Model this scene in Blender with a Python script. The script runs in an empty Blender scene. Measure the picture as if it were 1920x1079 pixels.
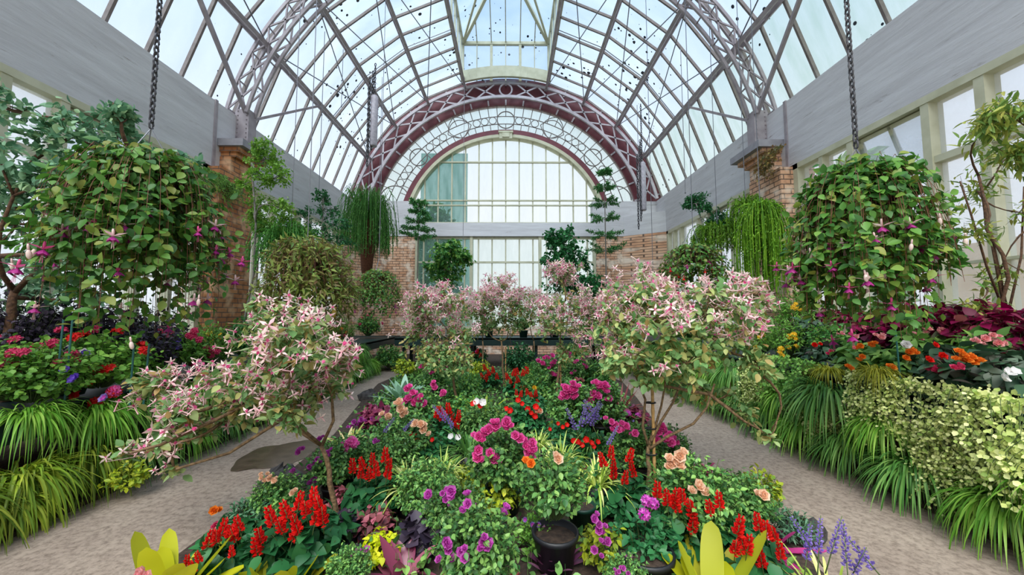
import bpy, math, random
import numpy as np
from mathutils import Vector, Matrix, Euler

# ------------------------------------------------------------------ camera, sky, sun, exposure
SC = bpy.context.scene
COL = SC.collection
F, TH, YAW = 700.0, math.atan(48.5 / 700), math.atan(3 / 700)
CP = np.array([0.16, 0.0, 1.36])
cam = bpy.data.cameras.new('camera')
cam.sensor_width = 36
cam.lens = F / 1920 * 36
cam.clip_start = 0.02
camo = bpy.data.objects.new('camera', cam)
COL.objects.link(camo)
camo.location = CP
camo.rotation_euler = (math.pi / 2 + TH, 0, -YAW)
SC.camera = camo

W = bpy.data.worlds.new('sky')
SC.world = W
W.use_nodes = True
nt = W.node_tree
nt.nodes.clear()
wo = nt.nodes.new('ShaderNodeOutputWorld')
bg = nt.nodes.new('ShaderNodeBackground')
tc = nt.nodes.new('ShaderNodeTexCoord')
sx = nt.nodes.new('ShaderNodeSeparateXYZ')
rp = nt.nodes.new('ShaderNodeValToRGB')
nt.links.new(tc.outputs['Generated'], sx.inputs[0])
nt.links.new(sx.outputs['Z'], rp.inputs[0])
e = rp.color_ramp.elements
e[0].position = 0.0
e[0].color = (0.72, 0.74, 0.70, 1)
e[1].position = 1.0
e[1].color = (0.50, 0.69, 0.98, 1)
for p_, c_ in ((0.02, (0.98, 0.97, 0.98, 1)), (0.30, (0.93, 0.95, 1.0, 1)), (0.62, (0.66, 0.82, 1.0, 1))):
    q = rp.color_ramp.elements.new(p_)
    q.color = c_
nt.links.new(rp.outputs[0], bg.inputs[0])
bg.inputs[1].default_value = 1.02
nt.links.new(bg.outputs[0], wo.inputs[0])

sun = bpy.data.lights.new('sun', 'SUN')
sun.energy = 5.2
sun.angle = math.radians(50)
sun.color = (1.0, 0.965, 0.90)
suno = bpy.data.objects.new('sun', sun)
COL.objects.link(suno)
suno.rotation_euler = (math.radians(33), math.radians(-10), 0)

SC.view_settings.view_transform = 'Standard'
SC.view_settings.look = 'None'
SC.view_settings.gamma = 1
SC.view_settings.exposure = 0.16
SC.view_settings.use_curve_mapping = False
cy = SC.cycles
cy.use_denoising = True
cy.max_bounces = 6
cy.diffuse_bounces = 3
cy.glossy_bounces = 2
cy.transmission_bounces = 3
cy.transparent_max_bounces = 12
cy.caustics_reflective = False
cy.caustics_refractive = False
cy.sample_clamp_indirect = 4

rng = np.random.default_rng(7)
R_ = random.Random(11)

# ------------------------------------------------------------------ pixel -> place
_fw = np.array([math.sin(YAW) * math.cos(TH), math.cos(YAW) * math.cos(TH), math.sin(TH)])
_rt = np.array([math.cos(YAW), -math.sin(YAW), 0.0])
_up = np.cross(_rt, _fw)


def ray(x, y):
    return _fw + _rt * (x - 960) / F + _up * (539.5 - y) / F


def atY(x, y, Y):
    r = ray(x, y)
    return CP + r * (Y - CP[1]) / r[1]


def atZ(x, y, Z):
    r = ray(x, y)
    return CP + r * (Z - CP[2]) / r[2]


# ------------------------------------------------------------------ materials
def lin(h):
    h = h.lstrip('#')
    o = []
    for i in (0, 2, 4):
        v = int(h[i:i + 2], 16) / 255
        o.append(v / 12.92 if v <= 0.04045 else ((v + 0.055) / 1.055) ** 2.4)
    return (o[0], o[1], o[2], 1)


def newmat(name):
    m = bpy.data.materials.new(name)
    m.use_nodes = True
    t = m.node_tree
    t.nodes.clear()
    return m, t, t.nodes.new('ShaderNodeOutputMaterial')


def N(t, kind, **kw):
    n = t.nodes.new('ShaderNode' + kind)
    for k, v in kw.items():
        setattr(n, k, v)
    return n


def ramp(t, cols, interp='LINEAR'):
    r = N(t, 'ValToRGB')
    r.color_ramp.interpolation = interp
    el = r.color_ramp.elements
    for i, c in enumerate(cols):
        pos = i / max(1, len(cols) - 1) if interp == 'LINEAR' else i / len(cols)
        if i < 2:
            x = el[i]
            x.position = pos
        else:
            x = el.new(pos)
        x.color = lin(c) if isinstance(c, str) else c
    return r


def leafmat(name, cols, rough=0.5, transl=0.3, spec=0.35, interp='LINEAR'):
    m, t, o = newmat(name)
    g = N(t, 'NewGeometry')
    r = ramp(t, cols, interp)
    oi = N(t, 'ObjectInfo')
    hs = N(t, 'HueSaturation')
    mp = N(t, 'MapRange')
    bloom = any(k in name for k in ('petal', 'sepal', 'corolla', 'pitcher'))
    if not bloom and cols[0] != '#221d2a' and 'leaf' in name + 'leaf':
        hs.inputs['Hue'].default_value = 0.487
        hs.inputs['Saturation'].default_value = 1.06
    mp.inputs[3].default_value = 0.92 if bloom else 1.05
    mp.inputs[4].default_value = 1.06 if bloom else 1.62
    t.links.new(oi.outputs['Random'], mp.inputs[0])
    t.links.new(mp.outputs[0], hs.inputs['Value'])
    t.links.new(g.outputs['Random Per Island'], r.inputs[0])
    t.links.new(r.outputs[0], hs.inputs['Color'])
    b = N(t, 'BsdfPrincipled')
    b.inputs['Roughness'].default_value = rough
    b.inputs['Specular IOR Level'].default_value = spec
    t.links.new(hs.outputs[0], b.inputs['Base Color'])
    tr = N(t, 'BsdfTranslucent')
    t.links.new(hs.outputs[0], tr.inputs[0])
    mx = N(t, 'MixShader')
    mx.inputs[0].default_value = transl
    t.links.new(b.outputs[0], mx.inputs[1])
    t.links.new(tr.outputs[0], mx.inputs[2])
    t.links.new(mx.outputs[0], o.inputs[0])
    return m


def solid(name, c, rough=0.5, metal=0.0, noise=0.0, scale=8, c2=None, bump=0.0):
    m, t, o = newmat(name)
    b = N(t, 'BsdfPrincipled')
    b.inputs['Roughness'].default_value = rough
    b.inputs['Metallic'].default_value = metal
    if c2 or bump:
        tcn = N(t, 'TexCoord')
        nz = N(t, 'TexNoise')
        nz.inputs['Scale'].default_value = scale
        nz.inputs['Detail'].default_value = 6
        t.links.new(tcn.outputs['Object'], nz.inputs['Vector'])
        r = ramp(t, [c, c2 or c])
        r.color_ramp.elements[0].position = 0.35
        r.color_ramp.elements[1].position = 0.65
        t.links.new(nz.outputs[0], r.inputs[0])
        t.links.new(r.outputs[0], b.inputs['Base Color'])
        if bump:
            bp = N(t, 'Bump')
            bp.inputs['Strength'].default_value = bump
            bp.inputs['Distance'].default_value = 0.02
            t.links.new(nz.outputs[0], bp.inputs['Height'])
            t.links.new(bp.outputs[0], b.inputs['Normal'])
    else:
        b.inputs['Base Color'].default_value = lin(c)
    t.links.new(b.outputs[0], o.inputs[0])
    return m


def concrete_mat():
    m, t, o = newmat('board_marked_concrete')
    b = N(t, 'BsdfPrincipled')
    b.inputs['Roughness'].default_value = 0.85
    tcn = N(t, 'TexCoord')
    mp = N(t, 'Mapping')
    mp.inputs['Scale'].default_value = (0.5, 0.5, 4.0)
    t.links.new(tcn.outputs['Object'], mp.inputs[0])
    nz = N(t, 'TexNoise')
    nz.inputs['Scale'].default_value = 2.2
    nz.inputs['Detail'].default_value = 8
    nz.inputs['Roughness'].default_value = 0.62
    t.links.new(mp.outputs[0], nz.inputs['Vector'])
    r = ramp(t, ['#a19e9f', '#c2c0c2', '#d2d1d3', '#dcdbdd'])
    t.links.new(nz.outputs[0], r.inputs[0])
    n2 = N(t, 'TexNoise')
    n2.inputs['Scale'].default_value = 3.0
    n2.inputs['Detail'].default_value = 10
    n2.inputs['Roughness'].default_value = 0.75
    t.links.new(mp.outputs[0], n2.inputs['Vector'])
    r2 = ramp(t, [(0.36, 0.31, 0.27, 1), (1, 1, 1, 1)])
    r2.color_ramp.elements[0].position = 0.30
    r2.color_ramp.elements[1].position = 0.40
    t.links.new(n2.outputs[0], r2.inputs[0])
    mx = N(t, 'MixRGB', blend_type='MULTIPLY')
    mx.inputs[0].default_value = 0.85
    t.links.new(r.outputs[0], mx.inputs[1])
    t.links.new(r2.outputs[0], mx.inputs[2])
    t.links.new(mx.outputs[0], b.inputs['Base Color'])
    bp = N(t, 'Bump')
    bp.inputs['Strength'].default_value = 0.5
    bp.inputs['Distance'].default_value = 0.02
    t.links.new(nz.outputs[0], bp.inputs['Height'])
    t.links.new(bp.outputs[0], b.inputs['Normal'])
    t.links.new(b.outputs[0], o.inputs[0])
    return m


def brick_mat(name, c1, c2, c3):
    m, t, o = newmat(name)
    b = N(t, 'BsdfPrincipled')
    b.inputs['Roughness'].default_value = 0.9
    tcn = N(t, 'TexCoord')
    sp = N(t, 'SeparateXYZ')
    t.links.new(tcn.outputs['Object'], sp.inputs[0])
    ad = N(t, 'Math', operation='ADD')
    t.links.new(sp.outputs[0], ad.inputs[0])
    t.links.new(sp.outputs[1], ad.inputs[1])
    cb = N(t, 'CombineXYZ')
    t.links.new(ad.outputs[0], cb.inputs[0])
    t.links.new(sp.outputs[2], cb.inputs[1])
    bt = N(t, 'TexBrick')
    bt.inputs['Color1'].default_value = lin(c1)
    bt.inputs['Color2'].default_value = lin(c2)
    bt.inputs['Mortar'].default_value = lin('#6f5a4c')
    bt.inputs['Scale'].default_value = 1.0
    bt.inputs['Brick Width'].default_value = 0.24
    bt.inputs['Row Height'].default_value = 0.086
    bt.inputs['Mortar Size'].default_value = 0.009
    bt.inputs['Bias'].default_value = 0.0
    t.links.new(cb.outputs[0], bt.inputs['Vector'])
    nz = N(t, 'TexNoise')
    nz.inputs['Scale'].default_value = 9
    nz.inputs['Detail'].default_value = 5
    t.links.new(cb.outputs[0], nz.inputs['Vector'])
    r = ramp(t, [(0.45, 0.4, 0.38, 1), (1, 1, 1, 1)])
    r.color_ramp.elements[0].position = 0.3
    r.color_ramp.elements[1].position = 0.5
    t.links.new(nz.outputs[0], r.inputs[0])
    n3 = N(t, 'TexNoise')
    n3.inputs['Scale'].default_value = 3.1
    t.links.new(cb.outputs[0], n3.inputs['Vector'])
    r3 = ramp(t, [(0, 0, 0, 1), (1, 1, 1, 1)])
    r3.color_ramp.elements[0].position = 0.5
    r3.color_ramp.elements[1].position = 0.68
    t.links.new(n3.outputs[0], r3.inputs[0])
    mx0 = N(t, 'MixRGB')
    t.links.new(r3.outputs[0], mx0.inputs[0])
    t.links.new(bt.outputs[0], mx0.inputs[1])
    mx0.inputs[2].default_value = lin(c3)
    mx = N(t, 'MixRGB', blend_type='MULTIPLY')
    mx.inputs[0].default_value = 0.7
    t.links.new(mx0.outputs[0], mx.inputs[1])
    t.links.new(r.outputs[0], mx.inputs[2])
    t.links.new(mx.outputs[0], b.inputs['Base Color'])
    bp = N(t, 'Bump')
    bp.inputs['Strength'].default_value = 0.6
    bp.inputs['Distance'].default_value = 0.01
    bp.invert = True
    t.links.new(bt.outputs['Fac'], bp.inputs['Height'])
    t.links.new(bp.outputs[0], b.inputs['Normal'])
    t.links.new(b.outputs[0], o.inputs[0])
    return m


def path_mat():
    m, t, o = newmat('worn_paving')
    b = N(t, 'BsdfPrincipled')
    tcn = N(t, 'TexCoord')
    nz = N(t, 'TexNoise')
    nz.inputs['Scale'].default_value = 2.2
    nz.inputs['Detail'].default_value = 9
    nz.inputs['Roughness'].default_value = 0.7
    t.links.new(tcn.outputs['Object'], nz.inputs['Vector'])
    r = ramp(t, ['#6f6054', '#8f7f72', '#a39485', '#94867a'])
    t.links.new(nz.outputs[0], r.inputs[0])
    n2 = N(t, 'TexNoise')
    n2.inputs['Scale'].default_value = 26
    n2.inputs['Detail'].default_value = 6
    n2.inputs['Roughness'].default_value = 0.75
    t.links.new(tcn.outputs['Object'], n2.inputs['Vector'])
    r2 = ramp(t, [(0.45, 0.42, 0.40, 1), (1.05, 1.05, 1.05, 1)])
    r2.color_ramp.elements[0].position = 0.36
    r2.color_ramp.elements[1].position = 0.56
    t.links.new(n2.outputs[0], r2.inputs[0])
    mx = N(t, 'MixRGB', blend_type='MULTIPLY')
    mx.inputs[0].default_value = 0.85
    t.links.new(r.outputs[0], mx.inputs[1])
    t.links.new(r2.outputs[0], mx.inputs[2])
    t.links.new(mx.outputs[0], b.inputs['Base Color'])
    b.inputs['Roughness'].default_value = 0.8
    bp = N(t, 'Bump')
    bp.inputs['Strength'].default_value = 0.4
    bp.inputs['Distance'].default_value = 0.01
    t.links.new(n2.outputs[0], bp.inputs['Height'])
    t.links.new(bp.outputs[0], b.inputs['Normal'])
    t.links.new(b.outputs[0], o.inputs[0])
    return m


def glass_mat(name, tint, fac, diff, spots=False, stain=None, coord='Object', scl=(1, 1, 1)):
    """frosted horticultural glass: part clear, part scattering, with dirt of its own."""
    m, t, o = newmat(name)
    tp = N(t, 'BsdfTransparent')
    tp.inputs[0].default_value = lin(tint)
    tl = N(t, 'BsdfTranslucent')
    tl.inputs[0].default_value = lin(diff)
    tcn = N(t, 'TexCoord')
    mp = N(t, 'Mapping')
    mp.inputs['Scale'].default_value = scl
    t.links.new(tcn.outputs[coord], mp.inputs[0])
    nz = N(t, 'TexNoise')
    nz.inputs['Scale'].default_value = 1.3
    nz.inputs['Detail'].default_value = 7
    nz.inputs['Roughness'].default_value = 0.6
    t.links.new(mp.outputs[0], nz.inputs['Vector'])
    mr = N(t, 'MapRange')
    mr.inputs[1].default_value = 0.3
    mr.inputs[2].default_value = 0.7
    mr.inputs[3].default_value = max(0, fac - 0.12)
    mr.inputs[4].default_value = min(1, fac + 0.12)
    t.links.new(nz.outputs[0], mr.inputs[0])
    mx = N(t, 'MixShader')
    t.links.new(mr.outputs[0], mx.inputs[0])
    t.links.new(tp.outputs[0], mx.inputs[1])
    t.links.new(tl.outputs[0], mx.inputs[2])
    last = mx
    if stain:
        n3 = N(t, 'TexNoise')
        n3.inputs['Scale'].default_value = 2.6
        n3.inputs['Detail'].default_value = 5
        t.links.new(mp.outputs[0], n3.inputs['Vector'])
        r3 = ramp(t, [(0, 0, 0, 1), (0.5, 0.5, 0.5, 1)])
        r3.color_ramp.elements[0].position = 0.45
        r3.color_ramp.elements[1].position = 0.7
        t.links.new(n3.outputs[0], r3.inputs[0])
        t2 = N(t, 'BsdfTransparent')
        t2.inputs[0].default_value = lin(stain)
        m2 = N(t, 'MixShader')
        t.links.new(r3.outputs[0], m2.inputs[0])
        t.links.new(last.outputs[0], m2.inputs[1])
        t.links.new(t2.outputs[0], m2.inputs[2])
        last = m2
    if spots:
        vo = N(t, 'TexVoronoi')
        vo.inputs['Scale'].default_value = 6.5
        t.links.new(tcn.outputs['Object'], vo.inputs['Vector'])
        n4 = N(t, 'TexNoise')
        n4.inputs['Scale'].default_value = 0.55
        n4.inputs['Detail'].default_value = 2
        t.links.new(tcn.outputs['Object'], n4.inputs['Vector'])
        ms = N(t, 'MapRange')
        ms.inputs[1].default_value = 0.44
        ms.inputs[2].default_value = 0.66
        ms.inputs[3].default_value = 0.0
        ms.inputs[4].default_value = 0.42
        t.links.new(n4.outputs[0], ms.inputs[0])
        sc_ = N(t, 'SeparateColor')
        t.links.new(vo.outputs['Color'], sc_.inputs[0])
        mu = N(t, 'Math', operation='MULTIPLY')
        t.links.new(sc_.outputs[0], mu.inputs[0])
        t.links.new(ms.outputs[0], mu.inputs[1])
        lt = N(t, 'Math', operation='LESS_THAN')
        t.links.new(vo.outputs['Distance'], lt.inputs[0])
        t.links.new(mu.outputs[0], lt.inputs[1])
        dd = N(t, 'BsdfDiffuse')
        dd.inputs[0].default_value = lin('#3a3f48')
        m4 = N(t, 'MixShader')
        t.links.new(lt.outputs[0], m4.inputs[0])
        t.links.new(last.outputs[0], m4.inputs[1])
        t.links.new(dd.outputs[0], m4.inputs[2])
        last = m4
    gl = N(t, 'BsdfGlossy')
    gl.inputs['Roughness'].default_value = 0.25
    m5 = N(t, 'MixShader')
    m5.inputs[0].default_value = 0.03
    t.links.new(last.outputs[0], m5.inputs[1])
    t.links.new(gl.outputs[0], m5.inputs[2])
    t.links.new(m5.outputs[0], o.inputs[0])
    return m


MT = dict(
    concrete=concrete_mat(),
    brick=brick_mat('orange_brick', '#a8693f', '#c98a5a', '#e0b48c'),
    brick2=brick_mat('weathered_brick', '#cf9a76', '#e2b898', '#efdcc8'),
    path=path_mat(),
    soil=solid('dark_soil', '#2b211b', 0.95, c2='#4a3b30', scale=30, bump=0.6),
    cream=solid('cream_paint', '#c9c7ac', 0.6, c2='#b9b79a', scale=5),
    metal=solid('grey_painted_iron', '#a59ca0', 0.55, c2='#8f868a', scale=6),
    lmetal=solid('pale_painted_iron', '#c3bdc2', 0.5, c2='#b0a8ae', scale=6),
    dmetal=solid('dark_iron', '#7d7470', 0.6, c2='#6a605c', scale=9),
    maroon=solid('maroon_paint', '#6f2f38', 0.55, c2='#5e252e', scale=5),
    chain=solid('chain_iron', '#4b4a4e', 0.5, metal=0.3),
    teal=solid('dark_teal_paint', '#123230', 0.5, c2='#0e2826', scale=6),
    potg=solid('green_plastic', '#10382c', 0.5),
    potb=solid('black_plastic', '#1b1d22', 0.5),
    rock=solid('grey_rock', '#4d4a4a', 0.9, c2='#2f2d2e', scale=20, bump=0.8),
    bark=solid('fuchsia_bark', '#8d7250', 0.85, c2='#5f4a35', scale=60, bump=0.5),
    gbark=solid('grey_bark', '#8b857a', 0.85, c2='#64605a', scale=50, bump=0.5),
    rbark=solid('brown_bark', '#6e4f38', 0.9, c2='#4c3628', scale=50, bump=0.5),
    stemr=solid('reddish_stem', '#7a4a38', 0.7),
    stemg=solid('green_stem', '#55683a', 0.7),
    wire=solid('steel_wire', '#77777c', 0.4, metal=0.5),
    bamboo=solid('bamboo_cane', '#c09a62', 0.6, c2='#a47e4b', scale=40),
    stakeg=solid('green_stake', '#1f5a55', 0.5),
    coir=solid('coir_basket', '#4a3526', 0.95, c2='#2f2118', scale=60, bump=0.8),
    fibre=solid('fibrous_trunk', '#6b4026', 0.95, c2='#4a2a1a', scale=40, bump=0.8),
    weight=solid('counterweight_iron', '#b9b4ba', 0.5, c2='#9d98a0', scale=15),
    stone=solid('stucco_wall', '#d8b994', 0.9, c2='#c9a780', scale=2),
    hedge=leafmat('hedge_leaf', ['#3d6b35', '#5e8f4a', '#7fae63'], transl=0.35),
    glass_roof=glass_mat('whitened_roof_glass', '#e6f0fb', 0.16, '#e8f2fb', spots=True, scl=(0.5, 1.2, 0.5)),
    glass_lan=glass_mat('lantern_glass', '#d6e8fb', 0.12, '#e0ecfb', spots=True, scl=(0.5, 1.2, 0.5)),
    glass_low=glass_mat('green_stained_roof_glass', '#dcebe8', 0.18, '#dfeae6', spots=True, stain='#bcd4c4', scl=(0.4, 1.6, 0.4)),
    glass_win=glass_mat('frosted_window_glass', '#f1f5f9', 0.22, '#f5f8fb', scl=(0.8, 0.8, 0.8)),
    glass_end=glass_mat('streaked_window_glass', '#f2f8f7', 0.15, '#eef6f4', scl=(2.0, 2.0, 0.5)),
    glass_green=glass_mat('green_streaked_glass', '#c3d8d4', 0.10, '#c9dcd6', stain='#8fb5ad', scl=(2.2, 2.2, 0.5)),
    # foliage
    rose=leafmat('rose_leaf', ['#2c5530', '#42703e', '#5d8c4c', '#7ba45a'], 0.4, 0.22),
    salvia=leafmat('salvia_leaf', ['#1f4a30', '#2b5f3d', '#3a7049'], 0.45, 0.22),
    lime=leafmat('lime_leaf', ['#8fa62a', '#b3c436', '#d0d54a'], 0.5, 0.35),
    golden=leafmat('golden_green_leaf', ['#7d9433', '#a5b53f', '#5d8238', '#c2c552'], 0.5, 0.35),
    strapg=leafmat('yellow_green_blade', ['#5a7a2a', '#7d9638', '#9aa848', '#4a6a28', '#6a8a34'], 0.45, 0.3),
    strapd=leafmat('dark_green_blade', ['#2f5f2c', '#45783a', '#5c8f48', '#7aa45c'], 0.45, 0.28),
    strapf=leafmat('fresh_green_blade', ['#3d7428', '#5a9138', '#78a94a', '#93b85e'], 0.45, 0.3),
    strapv=leafmat('variegated_blade', ['#6d9440', '#a8bf5e', '#dadf9a', '#8db04c'], 0.45, 0.3),
    ivy=leafmat('variegated_ivy_leaf', ['#6f8f48', '#a7b870', '#d3d9a2', '#c1cb86', '#8aa558'], 0.5, 0.3),
    ivyg=leafmat('green_ivy_leaf', ['#47783a', '#6a9a4c', '#88b05c'], 0.5, 0.3),
    fuch=leafmat('variegated_fuchsia_leaf', ['#4f7a48', '#6d9660', '#8aa872', '#a3ae70', '#a58c58'], 0.5, 0.35),
    fuchg=leafmat('fuchsia_basket_leaf', ['#2c5628', '#3a6a30', '#4a7c38', '#5d8a40', '#7d8440'], 0.45, 0.3),
    treel=leafmat('pale_tree_leaf', ['#3c6048', '#557a60', '#74967a', '#8aa67c'], 0.5, 0.3),
    nep=leafmat('pitcher_plant_leaf', ['#4f6f2c', '#75913a', '#96a84a', '#7a5c38', '#a5b25a'], 0.5, 0.3),
    broad=leafmat('broad_tree_leaf', ['#2c5c34', '#3f7440', '#588c4a', '#80a650'], 0.45, 0.3),
    dbroad=leafmat('deep_green_leaf', ['#1f4a30', '#2c5f3c', '#3d7346'], 0.45, 0.25),
    conif=leafmat('conifer_needle', ['#4a7730', '#628f3c', '#7ba348'], 0.5, 0.25),
    nor=leafmat('norfolk_needle', ['#2c5f3a', '#3f7545', '#588a4e'], 0.5, 0.25),
    tassel=leafmat('tassel_fern_strand', ['#3f7022', '#5a8a2c', '#76a03a'], 0.5, 0.3),
    tasseld=leafmat('dark_tassel_strand', ['#2f6a2c', '#44803a', '#5f9648'], 0.5, 0.3),
    willow=leafmat('olive_lance_leaf', ['#4f7038', '#6b8a48', '#8a9a4a', '#a2a25a'], 0.5, 0.3),
    darkp=leafmat('blackish_purple_leaf', ['#221d2a', '#332b3a', '#453a48'], 0.5, 0.12),
    maroonl=leafmat('maroon_leaf', ['#5a2436', '#7a3448', '#94505c'], 0.4, 0.2, 0.5),
    bromm=leafmat('maroon_bromeliad_leaf', ['#6a2c40', '#854454', '#9a6068'], 0.32, 0.2, 0.55),
    bromp=leafmat('magenta_bromeliad_leaf', ['#7a2450', '#973464', '#b04a78'], 0.32, 0.25, 0.5),
    bromd=leafmat('purple_bromeliad_leaf', ['#553048', '#70445c', '#8a6074'], 0.32, 0.2, 0.55),
    bromr=leafmat('red_tipped_leaf', ['#8a3c3c', '#a4564c', '#7a2a34'], 0.32, 0.2, 0.5),
    bromy=leafmat('yellow_bromeliad_leaf', ['#98a02c', '#aab03a', '#b4b246', '#8c9e34'], 0.35, 0.35, 0.45),
    bromg=leafmat('lime_bromeliad_leaf', ['#8fb53a', '#a8c44a', '#c2d062'], 0.35, 0.35, 0.45),
    brompk=leafmat('striped_bromeliad_leaf', ['#b2c060', '#d4c890', '#8fa848', '#c88078'], 0.35, 0.3, 0.45),
    coleus=leafmat('pink_brown_coleus_leaf', ['#6a3a3c', '#8a5450', '#c07078', '#5a4a38'], 0.5, 0.2),
    redl=leafmat('crimson_leaf', ['#3a1420', '#580f26', '#6e1430', '#7e2038', '#35502c'], 0.5, 0.25),
    agave=leafmat('silver_green_leaf', ['#7fa08c', '#9cb8a4', '#5f8a68'], 0.45, 0.2),
    cord=leafmat('brown_cordyline_leaf', ['#5a3230', '#74443c', '#8a5a4a'], 0.45, 0.2),
    begl=leafmat('begonia_leaf', ['#3f6a38', '#588244', '#76984e'], 0.45, 0.3),
    begd=leafmat('dark_begonia_leaf', ['#2f4a3a', '#3f5a44', '#4a3a3c'], 0.45, 0.2),
    geran=leafmat('geranium_leaf', ['#3f6f30', '#578a3c', '#75a04a'], 0.5, 0.3),
    greyl=leafmat('grey_green_leaf', ['#4a7058', '#5f856a', '#38604a'], 0.5, 0.2),
    brown=leafmat('dry_brown_leaf', ['#6f5a38', '#8a6f45', '#94884a'], 0.6, 0.25),
    goldg=leafmat('golden_grass_blade', ['#8a9434', '#a8a83e', '#76883a'], 0.5, 0.3),
    # blooms
    fred=leafmat('scarlet_petal', ['#c80c10', '#e01a16', '#ee2c22'], 0.5, 0.3),
    fpink=leafmat('bright_pink_petal', ['#e0409a', '#ee5aac', '#f47cc0'], 0.5, 0.35),
    fmag=leafmat('magenta_petal', ['#b02aa0', '#c848b4', '#d678c8'], 0.5, 0.35),
    fpur=leafmat('violet_petal', ['#4a2a9a', '#5c38b0', '#6a4ac0'], 0.5, 0.3),
    flav=leafmat('lavender_petal', ['#7a64b8', '#8f7ac8', '#a490d4'], 0.5, 0.3),
    fpeach=leafmat('peach_petal', ['#eeb892', '#f4cbaa', '#f8dcc4'], 0.5, 0.35),
    forange=leafmat('orange_petal', ['#e86a1a', '#f0842a', '#f49a3a'], 0.5, 0.35),
    fyel=leafmat('yellow_petal', ['#eeb41a', '#f4c42a', '#f8d24a'], 0.5, 0.35),
    fwhite=leafmat('white_petal', ['#e6e4e0', '#f2f0ee', '#f8f6f4'], 0.5, 0.35),
    fcrim=leafmat('crimson_pink_petal', ['#c42458', '#d83c6c', '#e45884'], 0.5, 0.35),
    fcoral=leafmat('coral_pink_petal', ['#e88a90', '#f0a4a6', '#f4bcb8'], 0.5, 0.35),
    fstar=leafmat('pale_pink_sepal', ['#f2bcc4', '#f8dcd6', '#faeade', '#f6ccd0'], 0.5, 0.35),
    fcor=leafmat('rose_pink_corolla', ['#e05a98', '#ec7cb0', '#d84888'], 0.5, 0.35),
    fdeep=leafmat('deep_magenta_corolla', ['#8a1a68', '#a42a80', '#b83a90'], 0.5, 0.3),
    pitch=leafmat('yellow_pitcher', ['#a88a3a', '#b8a048', '#9a6a3a'], 0.4, 0.3),
)


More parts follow.
